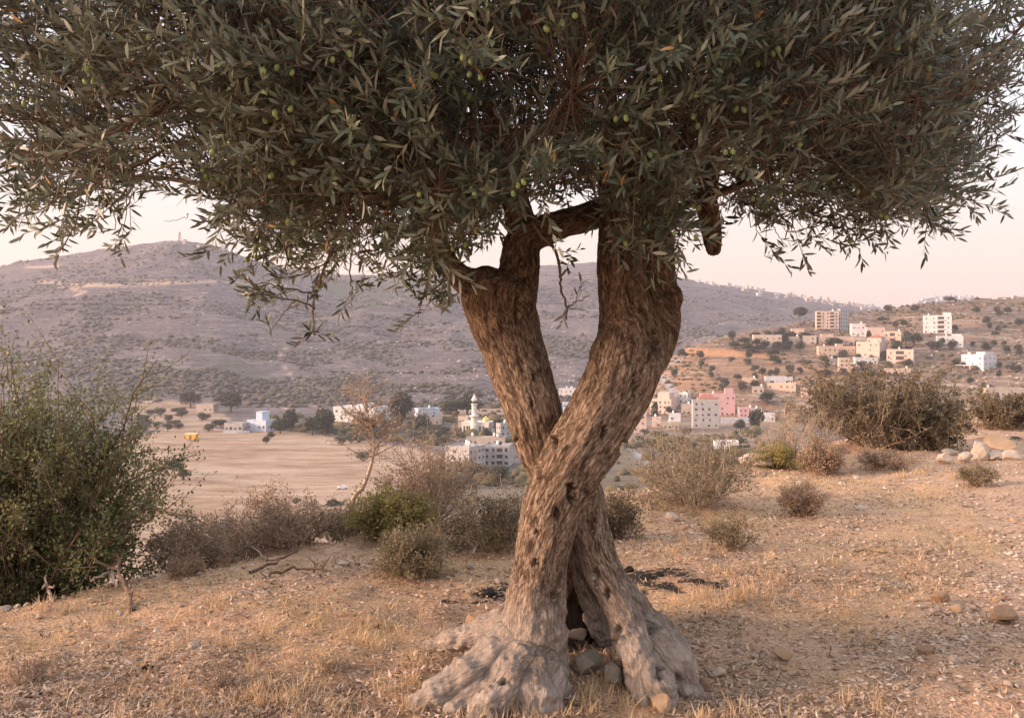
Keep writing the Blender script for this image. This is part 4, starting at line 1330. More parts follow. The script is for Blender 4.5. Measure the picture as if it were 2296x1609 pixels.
def car():
    y, gz = hit(768, 1096)
    y2, gz2 = y, gz
    paint = NT('white_car_paint', 0.25, 0.5).color((0.80, 0.81, 0.83))
    rub = NT('tyre_rubber', 0.8).color((0.02, 0.02, 0.02))
    root = ob('parked_car', None, loc=((768 - CU) / F * y, y, gz + .05), rot=(0, 0, math.radians(14)), label='small white car parked on the dry field', cat='car')
    prof = [(-1.95, .35), (-2.0, .75), (-1.55, .95), (-.95, 1.02), (-.35, 1.45), (.75, 1.48), (1.45, 1.05), (1.95, .95), (2.0, .5), (1.95, .35)]
    n = len(prof)
    V = [(x, -.82 + (.12 if z > 1.1 else 0), z) for x, z in prof] + [(x, .82 - (.12 if z > 1.1 else 0), z) for x, z in prof]
    Q = [(i, i + n, (i + 1) % n + n, (i + 1) % n) for i in range(n)]
    body = mkmesh('body', np.array(V), np.array(Q), paint, False)
    import bmesh
    bm = bmesh.new(); bm.from_mesh(body)
    bm.verts.ensure_lookup_table()
    bm.faces.new([bm.verts[i] for i in range(n)]); bm.faces.new([bm.verts[i + n] for i in range(n)][::-1])
    bm.normal_update(); bm.to_mesh(body); bm.free()
    ob('body', body, root)
    for s in (-1, 1):
        b = MB(); b.quad((-.8, s * .80, 1.05), (1.2, s * .80, 1.05), (.7, s * .722, 1.4), (-.32, s * .722, 1.4))
        ob('side_window', b.mesh('side_window', [M_glass]), root)
        for wx in (-1.25, 1.25):
            b = MB(); b.lathe([(.02, -.1), (.31, -.1), (.31, .1), (.02, .1)], 14)
            ob('wheel', b.mesh('wheel', [rub]), root, loc=(wx, s * .76, .3), rot=(math.pi / 2, 0, 0))
    b = MB(); b.quad((-.93, -.62, 1.06), (-.39, -.6, 1.45), (-.39, .6, 1.45), (-.93, .62, 1.06))
    ob('windscreen', b.mesh('windscreen', [M_glass]), root)
car()

M_steel = plain('mast_steel', (0.50, 0.34, 0.32), 0.7, 0.1, 1)
M_pole = plain('weathered_pole', (0.30, 0.24, 0.2), 0.9, 0.2, 2)
def mast(u, vb, vt, w, label, solid=False):
    y = float(ip(u, SKY_Y)) - 5
    z0 = EYE + (HV - vb) / F * y - 2
    z1 = EYE + (HV - vt) / F * y
    x = (u - CU) / F * y
    root = ob('lattice_mast', None, loc=(x, y, z0), label=label, cat='mast')
    H, w = z1 - z0, w / F * y
    P = []
    for sx, sy in ((-1, -1), (1, -1), (1, 1), (-1, 1)):
        P.append((np.array([(sx * w / 2, sy * w / 2, 0), (sx * w / 6, sy * w / 6, H)]), np.array((.28, .2)) * (2.2 if solid else 1)))
    for k in range(9):
        a, b_ = k / 9, (k + 1) / 9
        for sx, tx in ((-1, 1), (1, -1)):
            wa, wb = w / 2 * (1 - a * .67), w / 2 * (1 - b_ * .67)
            P.append((np.array([(sx * wa, -wa, a * H), (tx * wb, -wb, b_ * H)]), np.array((.16, .16)) * (2 if solid else 1)))
    V, Fc = tubes(P, 4)
    ob('frame', mkmesh('frame', V, Fc, M_steel, False), root)
    b = MB(); b.box(-w * .3, w * .3, -w * .3, w * .3, H * .86, H * .98)
    ob('antenna', b.mesh('antenna', [M_steel]), root)
mast(494, 555, 510, 7, 'tall slender lattice mast on the left hilltop')
mast(403, 541, 520, 6, 'short thick tower on the left hilltop', True)

def pole(u, vb, vt, label):
    y, gz = hit(u, vb)
    H = (vb - vt) / F * y
    root = ob('utility_pole', None, loc=((u - CU) / F * y, y, gz), label=label, cat='pole', group='utility poles on the slopes')
    b = MB(); b.lathe([(.2, -1), (.12, H), (.01, H + .05)], 6)
    ob('post', b.mesh('post', [M_pole]), root)
    b = MB(); b.box(-.9, .9, -.07, .07, H * .93, H * .93 + .14)
    ob('crossarm', b.mesh('crossarm', [M_pole]), root)
for u, vb, vt in ((1728, 735, 710), (1590, 790, 765), (1640, 765, 745), (1535, 800, 778), (1947, 718, 690), (2032, 715, 688), (2131, 767, 745), (2246, 760, 742), (2165, 905, 870), (1750, 812, 795), (355, 905, 885), (1654, 880, 858), (2098, 740, 716)):
    pole(u, vb, vt, 'thin wooden utility pole with a crossarm among the slopes and houses')

# hilltop towns on the skyline
def skyline_town():
    r = random.Random(5)
    variants = []
    for k in range(6):
        b = MB()
        w, d, h = r.uniform(9, 15), r.uniform(8, 12), r.uniform(7, 15)
        b.box(-w / 2, w / 2, -d / 2, d / 2, -8, h)
        b.box(-w / 2 - .2, w / 2 + .2, -d / 2 - .2, d / 2 + .2, h, h + .6)
        b.box(w * .1, w * .4, -d * .2, d * .3, h + .6, h + 3.2)
        n = max(2, int(w // 3.5))
        for s in range(max(2, int(h // 3.4))):
            for i in range(n):
                x = -w / 2 + w * (i + .5) / n
                b.box(x - .6, x + .6, -d / 2 - .06, -d / 2 + .1, s * 3.3 + 1.0, s * 3.3 + 2.3, 1)
        variants.append(b.mesh('hilltop_house', [WALL[('pale', 'white', 'cream')[k % 3]], M_glass]))
    def town(n, ua, ub, dv, fy, label, group, sc=.62):
        for k in range(n):
            u = r.uniform(ua, ub)
            y, z = fy(u, dv * r.random() ** 1.4)
            ob('hilltop_house', variants[r.randrange(6)], None, loc=((u - CU) / F * y, y, z), rot=(0, 0, r.uniform(-.6, .6)), scale=(sc * r.uniform(.8, 1.2),) * 2 + (sc * r.uniform(.6, 1.1),), label=label, cat='house', group=group)
    def on_far(u, dv):
        y = float(ip(u, SKY_Y)) - dv * 12 - 8
        return y, EYE + float(z_far(np.array([u]), np.array([y]))[0])
    town(70, 1660, 1950, 12, on_far, 'tiny pale house of the town strung along the long far ridge', 'town on the long far ridge')
    town(9, 1560, 1660, 3, on_far, 'tiny lone house on the bare ridge left of the far town', 'lone houses on the far ridge')
    town(12, 390, 540, 5, on_far, 'tiny pale building on top of the left hill near the masts', 'buildings on the left hilltop', .42)
    def on_ridge(u, dv):
        vr = ip(u, [(1870, 684), (1900, 678), (1950, 680), (1975, 688), (2005, 697), (2030, 685), (2080, 666), (2130, 659), (2170, 664), (2230, 673), (2300, 668)])
        y = 3985 - dv * 14
        zt = (HV - vr) / F * 4000
        return y, EYE + float(-60 + (zt + 60) * (y - 3000) / 1000)
    town(34, 2030, 2190, 10, on_ridge, 'tiny hazy house of the remote town on the farthest ridge', 'town on the farthest ridge', .8)
    town(12, 1890, 1975, 8, on_ridge, 'tiny hazy block in the notch between the ridges', 'blocks in the notch of the ridges')
    def on_right(u, dv):
        yc = float(ip(u, [(2000, 1050), (2296, 1150)])) - 4 - dv * 6
        return yc, EYE + float(z_right(np.array([u]), np.array([yc]))[0]) - 3
    town(9, 2215, 2296, 2, on_right, 'tiny pale house on the crest of the scrubby terraced slope', 'houses on the terraced crest', .34)
skyline_town()

# ------------------------------------------------------------------ scrub and trees of the valley
def tint_mat(name, lo, hi, rough=0.9):
    t = NT(name, rough, 0.1)
    n = t.noise(t.obj(), 0.9, 4, 0.7)
    f = t.math('ADD', t.math('MULTIPLY', t.attr('tint'), 0.7), t.math('MULTIPLY', t.math('SUBTRACT', n, 0.35), 0.6))
    t.bump(n, 0.8, 0.6)
    return t.color(t.ramp(f, [(0.0, lo), (1.0, hi)]))
M_scrub = tint_mat('grey_scrub', (0.060, 0.058, 0.045), (0.17, 0.15, 0.115))
M_scrub2 = tint_mat('olive_scrub', (0.065, 0.060, 0.034), (0.22, 0.17, 0.09))
M_lime = tint_mat('pale_limestone', (0.34, 0.28, 0.24), (0.60, 0.52, 0.46))

def far_scatter():
    r = np.random.default_rng(3)
    def emit(name, label, U, Y, zf, size, flat, mat, cat, seed, sub=0, jit=.3):
        z = zf(U, Y) + EYE
        n = len(U)
        s = size[0] + (size[1] - size[0]) * r.uniform(0, 1, n) ** 2.2
        S = np.stack((s * r.uniform(.8, 1.9, n), s * r.uniform(.8, 1.3, n), s * flat * r.uniform(.7, 1.3, n)), 1)
        P = xyz((U - CU) / F * Y, Y, z + S[:, 2] * .45)
        V, Fc, k = blobs(P, S, sub, jit, seed)
        me = mkmesh(name, V, Fc, mat, True, {'tint': np.repeat(r.uniform(0, 1, n), k)})
        ob(name, me, label=label, cat=cat, kind='stuff')
    n = 95000
    U, Y = r.uniform(-500, 2300, n), 790 + 1500 * r.uniform(0, 1, n) ** 1.25
    x = (U - CU) / F * Y
    keep = (Y < ip(U, SKY_Y)) & (r.uniform(0, 1, n) < sstep(-.35, .55, fbm(xyz(x / 90, Y / 60, 0), 3, 91)) * .85)
    keep &= ~((U > 1430) & (Y < 1000))
    emit('hillside_scrub', 'grey green scrub bushes dotted all over the far hill', U[keep], Y[keep], z_far, (.7, 3.2), .8, M_scrub, 'scrub', 1, -1)
    n = 16000
    U, Y = r.uniform(-500, 2300, n), 800 + 1300 * r.uniform(0, 1, n)
    x = (U - CU) / F * Y
    keep = (Y < ip(U, SKY_Y)) & (r.uniform(0, 1, n) < sstep(-.1, .7, fbm(xyz(x / 140, Y / 30, 3), 3, 95))) & ~((U > 1430) & (Y < 1000))
    emit('limestone_outcrops', 'pale limestone outcrops scattered over the far hill', U[keep], Y[keep], z_far, (.5, 2.0), .55, M_lime, 'rocks', 2, -1)
    n = 26000
    U, Y = r.uniform(1400, 2700, n), r.uniform(560, 1240, n)
    x = (U - CU) / F * Y
    keep = r.uniform(0, 1, n) < sstep(-.3, .6, fbm(xyz(x / 50, Y / 35, 0), 3, 97)) * .7
    emit('terrace_scrub', 'brown olive scrub growing on the terraced slope', U[keep], Y[keep], z_right, (.5, 2.2), .8, M_scrub2, 'scrub', 3, -1)
    n = 15000
    U, Y = r.uniform(1650, 2700, n), r.uniform(560, 1240, n)
    x = (U - CU) / F * Y
    keep = r.uniform(0, 1, n) < sstep(0, .7, fbm(xyz(x / 60, Y / 14, 5), 3, 99)) * .7
    emit('terrace_stones', 'pale stones and broken walls on the terraced slope', U[keep], Y[keep], z_right, (.35, 1.5), .6, M_lime, 'rocks', 4, -1)
    # the valley floor
    n = 9000
    U, Y = r.uniform(300, 1750, n), r.uniform(330, 820, n)
    z = z_land(U, Y)
    v = HV - z / Y * F
    reg = poly_mask(U, v, [(600, 935), (1150, 935), (1150, 1000), (980, 1000), (760, 975), (610, 962)]) + .7 * poly_mask(U, v, [(980, 1055), (1150, 1060), (1450, 985), (1560, 985), (1700, 960), (1700, 1100), (980, 1150)]) + .3 * poly_mask(U, v, [(1000, 880), (1450, 880), (1450, 940), (1000, 935)])
    keep = r.uniform(0, 1, n) < reg * .8 * sstep(-.5, .5, fbm(xyz((U - CU) / F * Y / 25, Y / 25, 0), 2, 98))
    emit('valley_scrub', 'green olive groves and hedges on the valley floor', U[keep], Y[keep], z_land, (.9, 3.0), .95, M_scrub2, 'groves', 5, 1, .22)
far_scatter()

M_fcrown = [leafmat('far_foliage_%d' % i, a, b, a, b, 0.15, 0.8) for i, (a, b) in enumerate((((0.032, 0.038, 0.022), (0.105, 0.11, 0.06)), ((0.055, 0.06, 0.04), (0.16, 0.155, 0.10)), ((0.03, 0.042, 0.03), (0.07, 0.085, 0.055))))]
def far_tree_meshes():
    r = np.random.default_rng(23)
    kinds = {}
    for kind, n, mat in (('round', 1100, 0), ('olive', 900, 1), ('cypress', 700, 2), ('umbrella', 900, 0), ('tall', 1200, 0)):
        for var in range(2):
            nl = {'round': 12, 'olive': 9, 'cypress': 8, 'umbrella': 10, 'tall': 12}[kind]
            c = r.normal(0, 1, (nl, 3)); c = unit(c) * r.uniform(.2, .62, (nl, 1))
            if kind == 'cypress':
                c = np.stack((r.normal(0, .06, nl), r.normal(0, .06, nl), np.linspace(-.75, .75, nl)), 1); rad = .26 * (1 - np.abs(np.linspace(-.6, .9, nl)) ** 2) + .06
            elif kind == 'umbrella':
                c[:, 2] = np.abs(c[:, 2]) * .35; rad = np.full(nl, .40)
            elif kind == 'tall':
                c[:, :2] *= .6; rad = np.full(nl, .40)
            else:
                rad = r.uniform(.3, .48, nl)
            i = r.integers(0, nl, n)
            d = unit(r.normal(0, 1, (n, 3)))
            P = c[i] + d * (rad[i] * r.uniform(.72, 1.08, n))[:, None] * ((1, 1, 2.2) if kind == 'cypress' else (1, 1, .85))
            D = unit(r.normal(0, 1, (n, 3)) + d)
            V, Fc = leaves_lite(P, D, unit(d + r.normal(0, .5, (n, 3))), r.uniform(.14, .26, n), r.uniform(.10, .17, n), np.zeros(n))
            tint = np.clip(.45 + .3 * d[:, 2] * 0 + r.normal(0, .2, n), 0, 1)
            cm = mkmesh('crown', V, Fc, M_fcrown[mat], True, {'tint': np.repeat(tint, 4)})
            paths = [(np.array([(0, 0, -1.6), (.03, 0, -.8), (0, .02, -.2)]), np.array((.09, .065, .04)))]
            for k in range(4):
                e = c[r.integers(nl)] * .8
                paths.append((np.array([(0.02, 0, -.7), e * .5 + (0, 0, -.2), e]), np.array((.045, .03, .012))))
            tv, tf = tubes(paths, 5)
            tm = mkmesh('trunk', tv, tf, M_twig)
            kinds.setdefault(kind, []).append((cm, tm))
    return kinds
FT = far_tree_meshes()
_ftn = [0]
def far_tree(kind, u, vb, hpx, wpx, label, group=None, y=None):
    """tree standing at image spot (u, vb), crown+trunk hpx tall, crown wpx wide"""
    if y is None:
        y, gz = hit(u, vb)
    else:
        gz = EYE + (HV - vb) / F * y
    k = y / F
    _ftn[0] += 1
    cm, tm = FT[kind][_ftn[0] % 2]
    H, Wd = hpx * k, wpx * k
    root = ob('tree', None, loc=((u - CU) * k, y, gz), rot=(0, 0, _ftn[0] * 1.7), label=label, cat='tree', group=group)
    low = {'round': .56, 'olive': .58, 'cypress': .5, 'umbrella': .74, 'tall': .52}[kind]
    half = {'round': .46, 'olive': .46, 'cypress': .56, 'umbrella': .45, 'tall': .5}[kind]
    s = (Wd / 1.75 if kind != 'cypress' else Wd / .62, Wd / 1.75 if kind != 'cypress' else Wd / .62, H * half)
    ob('crown', cm, root, loc=(0, 0, H * low), scale=s)
    ob('trunk', tm, root, loc=(0, 0, H * low), scale=(s[0], s[1], H * low / 1.5))

for kind, u, vb, h, w, lab in (
    ('round', 427, 915, 46, 44, 'rounded dark tree behind the pale stone hut'), ('round', 518, 925, 54, 56, 'dense dark green tree right of the pale stone hut'),
    ('tall', 652, 968, 60, 42, 'upright green tree right of the blue and white house'), ('round', 628, 972, 36, 50, 'low round tree against the blue and white house'),
    ('tall', 728, 972, 66, 60, 'broad dark tree left of the large white house'), ('round', 700, 975, 44, 50, 'dark shrubby tree at the upper edge of the field'),
    ('tall', 898, 955, 92, 68, 'tallest dark green tree in the valley near the white houses'), ('tall', 946, 968, 44, 52, 'weeping green tree before the pale blue cube house'),
    ('round', 1012, 935, 46, 60, 'dark tree left end of the grove behind the minaret'), ('round', 1048, 932, 52, 66, 'dark tree in the grove behind the minaret'),
    ('round', 1118, 975, 42, 34, 'green tree beside the golden dome'), ('cypress', 1092, 985, 24, 12, 'small cypress in front of the mosque hall'),
    ('round', 597, 996, 22, 20, 'left of two small trees on the ploughed field'), ('round', 607, 985, 20, 18, 'right of two small trees on the ploughed field'),
    ('round', 391, 1065, 42, 42, 'round grey tree alone on the left part of the field'), ('round', 413, 1076, 26, 28, 'small bush tree beside the round grey field tree'),
    ('olive', 815, 1034, 26, 34, 'small tree standing in the middle of the dry field'), ('olive', 664, 1134, 18, 22, 'small tree on the near edge of the dry field'),
    ('round', 750, 1142, 26, 40, 'dark bush tree at the near field track'), ('umbrella', 1794, 731, 42, 36, 'umbrella pine alone on the slope left of the tall apartment building'),
    ('cypress', 1761, 778, 30, 12, 'dark cypress right of the low cream house'), ('round', 1925, 795, 34, 26, 'dark tree left of the red hip roof'),
    ('cypress', 1948, 770, 26, 10, 'thin cypress above the red hip roof'), ('round', 2012, 800, 40, 28, 'dark tree right of the red hip roof'),
    ('round', 2046, 775, 34, 44, 'wide dark tree below the white four storey building'), ('round', 2100, 785, 22, 38, 'low dark tree left of the low white house'),
    ('round', 2136, 785, 26, 26, 'dark tree in front of the low white house'), ('round', 2209, 790, 26, 22, 'round tree uphill of the isolated white house'),
    ('tall', 1695, 965, 58, 44, 'dark green tree right of the long white wall'), ('round', 1660, 968, 30, 30, 'round tree below the long white wall'),
    ('round', 1720, 905, 32, 44, 'dark tree below the peach house with tanks'), ('cypress', 1468, 935, 32, 12, 'dark slim tree before the stepped cream house'),
    ('round', 1500, 930, 22, 20, 'small tree at the foot of the stepped cream house'), ('round', 1075, 1075, 36, 60, 'green tree under the unfinished grey block'),
    ('round', 1120, 1082, 44, 60, 'dark tree below the joined grey block'), ('round', 1030, 1092, 26, 50, 'low tree at the corner of the dry field'),
    ('tall', 1440, 905, 30, 30, 'green tree left of the pale blue house'), ('round', 1870, 775, 20, 40, 'dark shrub tree before the long low house'),
    ('round', 1850, 842, 16, 40, 'low bush tree left of the peach arcade house'), ('round', 1990, 700, 18, 20, 'lone tree on the crest of the terraced slope'),
    ('round', 1980, 722, 14, 26, 'low dark tree below the crest of the terraced slope'), ('round', 2130, 668 + 10, 14, 26, 'dark tree on the right crest')):
    far_tree(kind, u, vb, h, w, lab)
_r = random.Random(77)
for k in range(26):
    u, v = _r.uniform(300, 500), _r.uniform(928, 968)
    far_tree('olive', u, v, _r.uniform(14, 22), _r.uniform(20, 30), 'small olive tree on the reddish ground left of the blue house', 'olive trees left of the blue house')
for k in range(48):
    u, v = _r.uniform(1500, 2000), _r.uniform(800, 880)
    far_tree('olive' if k % 3 else 'round', u, v, _r.uniform(15, 24), _r.uniform(13, 24), 'small grey green olive tree on the orange slope under the village' if k % 3 else 'small dark round tree on the orange slope under the village', 'olive trees on the orange slope' if k % 3 else 'dark round trees on the orange slope')
for k in range(40):
    u, v = _r.uniform(2000, 2296), _r.uniform(700, 880)
    far_tree('round', u, v, _r.uniform(13, 24), _r.uniform(11, 22), 'dark bushy tree on the terraces around the white houses', 'bushy trees on the right terraces')
for k in range(30):
    u = _r.uniform(760, 1000)
    far_tree('olive', u, _r.uniform(962, 1000), _r.uniform(16, 24), _r.uniform(24, 36), 'olive tree of the grove along the upper edge of the dry field', 'olive grove above the dry field')
for k in range(14):
    u = _r.uniform(1000, 1160)
    far_tree('olive', u, _r.uniform(880, 905), _r.uniform(8, 12), _r.uniform(14, 22), 'olive tree on the pale terrace behind the minaret', 'olive trees behind the minaret')
for k in range(24):
    far_tree('round', _r.uniform(1640, 1830), _r.uniform(755, 805), _r.uniform(16, 26), _r.uniform(18, 32), 'dark thicket tree below the low cream house', 'thicket below the low cream house')
for k in range(12):
    far_tree('olive', _r.uniform(1410, 1560), _r.uniform(975, 1020), _r.uniform(14, 20), _r.uniform(22, 32), 'olive tree in the grove behind the right stem', 'grove behind the right stem')

# ------------------------------------------------------------------ near shrubs
def shrub(name, label, cat, base, h, w, stems, mat_b, mat_l, leaf=(.018, .010), nleaf=14, spread=1.0, depth=2, r0=.008, twig=1.0, seed=1, lean=(0, 0), group=None, fill=1.0, leaf_from=.25, d=None, up=0.0, low=.42):
    r = np.random.default_rng(seed)
    base = np.asarray(base, float)
    d = w if d is None else d
    paths, tips = [], []
    def grow(p, dr, L, rad, lev):
        n = 6 if lev == 0 else 4
        P = [p]
        q = dr
        for i in range(n - 1):
            q = unit(q + r.normal(0, .22 if lev else .14, 3) + np.array((0, 0, .06 + up)))
            P.append(P[-1] + q * L / (n - 1))
        P = np.array(P)
        paths.append((P, np.linspace(rad, rad * .4, n)))
        if lev >= 1:
            tips.append(P)
        if lev < depth:
            m = int(r.integers(3, 6) * twig)
            for k in range(m):
                t = r.uniform(.25, 1)
                i = min(int(t * (n - 1)), n - 2)
                f = t * (n - 1) - i
                pp = P[i] * (1 - f) + P[i + 1] * f
                dd = unit(unit(P[i + 1] - P[i]) * .8 + r.normal(0, .6, 3) + np.array((0, 0, .15)))
                grow(pp, dd, L * r.uniform(.32, .6), rad * .5, lev + 1)
    for k in range(stems):
        a = r.uniform(0, 2 * math.pi)
        rr = r.uniform(0, 1) ** .6 * spread
        tgt = np.array((math.cos(a) * rr * w * .5 + lean[0], math.sin(a) * rr * d * .5 + lean[1], h * (1 - .42 * rr ** 2) * (r.uniform(low, 1.0) if k % 2 else r.uniform(.8, 1.0))))
        p0 = base + np.array((math.cos(a) * w * .08, math.sin(a) * d * .08, -.03))
        L = np.linalg.norm(tgt)
        grow(p0, unit(tgt), L * .86, r0 * r.uniform(.7, 1.2), 0)
    root = ob(name, None, loc=base, label=label, cat=cat, group=group)
    V, Fc = tubes(paths, 3)
    ob('branches', mkmesh('branches', V - base, Fc, mat_b), root)
    if nleaf:
        LP, LD, LN = [], [], []
        for P in tips:
            m = r.poisson(nleaf)
            if not m:
                continue
            t = leaf_from + (1 - leaf_from) * r.uniform(0, 1, m)
            i = np.minimum((t * (len(P) - 1)).astype(int), len(P) - 2)
            f = (t * (len(P) - 1) - i)[:, None]
            LP.append(P[i] * (1 - f) + P[i + 1] * f + r.normal(0, .012 * fill, (m, 3)))
            dr = unit(P[i + 1] - P[i])
            LD.append(unit(dr * .6 + r.normal(0, .6, (m, 3)) + np.array((0, 0, .2))))
            LN.append(unit(r.normal(0, .6, (m, 3)) + np.array((0, -.2, .7))))
        LP, LD, LN = (np.concatenate(a) for a in (LP, LD, LN))
        m = len(LP)
        V, Fc = leaves_lite(LP - base, LD, LN, leaf[0] * r.uniform(.7, 1.3, m), leaf[1] * r.uniform(.7, 1.3, m), r.normal(0, .1, m))
        tint = np.clip(.5 + .35 * fbm(LP * 6, 2, seed) + r.normal(0, .18, m), 0, 1)
        ob('foliage', mkmesh('foliage', V, Fc, mat_l, True, {'tint': np.repeat(tint, 4)}), root)
    return root

M_drytwig = plain('grey_dry_twig', (0.37, 0.285, 0.22), 0.9, 0.3, 20)
M_brtwig = plain('brown_twig', (0.20, 0.13, 0.09), 0.9, 0.3, 20)
M_paletwig = plain('bleached_twig', (0.46, 0.36, 0.28), 0.9, 0.25, 20)
M_ever = leafmat('evergreen_leaf', (0.045, 0.055, 0.022), (0.25, 0.255, 0.095), (0.10, 0.11, 0.05), (0.29, 0.285, 0.13), .25, .45)
M_dryleaf = leafmat('dry_brown_leaf', (0.20, 0.13, 0.085), (0.46, 0.33, 0.23), (0.23, 0.16, 0.10), (0.48, 0.35, 0.25), .2, .8)
M_yelgreen = leafmat('yellow_green_leaf', (0.15, 0.125, 0.035), (0.42, 0.33, 0.11), (0.19, 0.16, 0.055), (0.44, 0.35, 0.14), .25, .6)
M_greybrown = leafmat('grey_brown_leaf', (0.15, 0.12, 0.07), (0.36, 0.285, 0.175), (0.18, 0.14, 0.08), (0.38, 0.30, 0.19), .2, .8)
M_darkbush = leafmat('dark_olive_leaf', (0.070, 0.055, 0.031), (0.23, 0.175, 0.105), (0.09, 0.07, 0.042), (0.25, 0.19, 0.12), .2, .7)
M_straw = leafmat('dry_straw', (0.38, 0.24, 0.125), (0.68, 0.51, 0.32), (0.38, 0.24, 0.125), (0.68, 0.51, 0.32), .25, .8)
M_litter = leafmat('leaf_litter', (0.13, 0.075, 0.045), (0.70, 0.53, 0.40), (0.17, 0.10, 0.065), (0.74, 0.58, 0.45), .1, .85)

def below(u, v, y):
    p = W(u, v, y)
    p[2] = float(g_near(np.array([p[0]]), np.array([y]))[0])
    return p

# big evergreen at the left edge, rooted just below the lip of the hill
def big_bush():
    for k, (u, vt, y, w, st, sd) in enumerate(((60, 800, 6.25, 1.5, 22, 3),)):
        b = below(u, 1300, y)
        top = W(u, 790, y)[2]
        shrub('evergreen_bush', 'large dense evergreen bush with small leaves at the lip of the hilltop', 'bush', b, top - b[2] - .10, 1.5, 130, M_brtwig, M_ever, (.026, .015), 30, 1.0, 2, .014, 1.15, 3, (0, 0), fill=2.4, d=1.5, up=.02, leaf_from=.0, low=.22)
big_bush()

SHR = [
    # name, label, u, v(base), y override, height px, width px, stems, branch mat, leaf mat, leaf size, nleaf, depth, twigs
    ('dry_thicket', 'low brown thicket of dry twigs right of the evergreen bush', 500, 1235, 7.0, 95, 300, 34, M_drytwig, M_dryleaf, (.022, .010), 5, 2, 1.0),
    ('dry_thicket', 'brown twiggy thicket with upright bare stems at the hill lip', 660, 1225, 6.9, 105, 240, 32, M_brtwig, M_dryleaf, (.022, .010), 5, 2, 1.0),
    ('green_bush', 'yellow green bush in front of the bare brown bush', 885, 1215, 6.9, 118, 180, 34, M_brtwig, M_yelgreen, (.024, .013), 13, 2, 1.0),
    ('bare_bush', 'tall bare brown bush behind the yellow green bush', 960, 1170, 7.6, 200, 230, 30, M_drytwig, M_dryleaf, (.022, .011), 7, 2, 1.0),
    ('dry_thicket', 'low grey brown thicket between the evergreen bush and the fallen dead branches', 425, 1265, 6.5, 115, 190, 30, M_drytwig, M_dryleaf, (.022, .010), 7, 2, 1.0),
    ('dry_thicket', 'brown thicket filling the gap below the dry sapling', 765, 1215, 7.3, 95, 150, 26, M_drytwig, M_greybrown, (.022, .010), 7, 2, 1.0),
    ('dry_thicket', 'grey brown thicket on the slope beyond the fallen dead branches', 580, 1200, 7.7, 100, 260, 34, M_drytwig, M_dryleaf, (.024, .011), 7, 2, 1.0),
    ('small_bush', 'small pale yellow green bush in the dry grass left of the trunk', 930, 1285, 5.95, 105, 175, 30, M_drytwig, M_greybrown, (.018, .009), 12, 2, 1.0),
    ('thorn_bush', 'dark thorn bush with pale bent stems just left of the trunk', 1095, 1230, 6.7, 150, 190, 30, M_drytwig, M_darkbush, (.02, .010), 9, 2, 1.0),
    ('thorn_bush', 'dry thorn bush seen just right of the trunk', 1385, 1210, 6.9, 110, 110, 18, M_brtwig, M_darkbush, (.02, .010), 8, 2, 1.0),
    ('twiggy_bush', 'broad olive brown bush with pale bare twigs right of the trunk', 1560, 1120, 8.3, 165, 260, 42, M_paletwig, M_greybrown, (.022, .010), 10, 2, 1.0),
    ('small_bush', 'small sparse bush on the bare soil right of the trunk', 1635, 1240, 6.5, 95, 110, 16, M_brtwig, M_greybrown, (.016, .008), 10, 2, .9),
    ('small_bush', 'brown fine leaved bush between the twiggy bush and the dry grass', 1800, 1140, 8.0, 75, 95, 22, M_brtwig, M_dryleaf, (.016, .008), 12, 2, 1.0),
    ('dead_bush', 'pale bleached dead bush left of the large dark bush', 1800, 1045, 11.2, 145, 200, 26, M_paletwig, M_greybrown, (.02, .01), 4, 2, 1.0),
    ('dark_bush', 'large dark brown green bush on the right of the hilltop', 1960, 1000, 12.6, 165, 340, 60, M_drytwig, M_darkbush, (.036, .022), 14, 2, 1.1),
    ('dark_bush', 'dark bush at the right end of the large dark bush', 2080, 995, 12.4, 110, 170, 30, M_drytwig, M_darkbush, (.034, .021), 14, 2, 1.0),
    ('small_bush', 'low yellow brown bush in front of the dead bush', 1735, 1045, 10.8, 55, 110, 24, M_brtwig, M_yelgreen, (.024, .013), 10, 2, 1.0),
    ('small_bush', 'low brown bush in front of the large dark bush', 1845, 1050, 10.5, 60, 100, 24, M_brtwig, M_dryleaf, (.024, .013), 11, 2, 1.0),
    ('dry_thicket', 'brown green thicket at the right edge of the hilltop', 2255, 950, 15.5, 65, 170, 36, M_drytwig, M_darkbush, (.04, .024), 12, 2, 1.0),
    ('small_bush', 'tiny brown bush beside the pile of pale rocks', 2190, 1085, 9.3, 55, 75, 18, M_brtwig, M_greybrown, (.016, .008), 9, 2, 1.0),
    ('dry_thicket', 'low brown thicket before the dry grass on the right', 1980, 1045, 10.6, 40, 130, 26, M_drytwig, M_dryleaf, (.022, .010), 8, 2, 1.0),
    ('small_bush', 'dry brown tussock in the dry grass below the evergreen bush', 55, 1530, None, 85, 130, 26, M_drytwig, M_dryleaf, (.014, .005), 6, 1, 1.2),
    ('small_bush', 'dry brown tussock under the white stone', 500, 1535, None, 60, 90, 22, M_drytwig, M_dryleaf, (.014, .005), 5, 1, 1.1),
    ('small_bush', 'dry brown tussock near the left roots of the olive tree', 745, 1510, None, 65, 80, 22, M_drytwig, M_greybrown, (.014, .005), 5, 1, 1.1),
    ('small_bush', 'tan ball of dry weed on the lip of the hilltop', 420, 1290, 5.95, 45, 60, 20, M_drytwig, M_dryleaf, (.012, .006), 14, 2, 1.0),
    ('seedling', 'tiny bright green seedling at the foot of the left roots', 1185, 1600, None, 40, 55, 10, M_brtwig, M_yelgreen, (.02, .014), 10, 1, 1.0),
    ('seedling', 'tiny green seedling in front of the hollow foot', 1290, 1590, None, 25, 25, 5, M_brtwig, M_yelgreen, (.012, .008), 8, 1, 1.0),
]
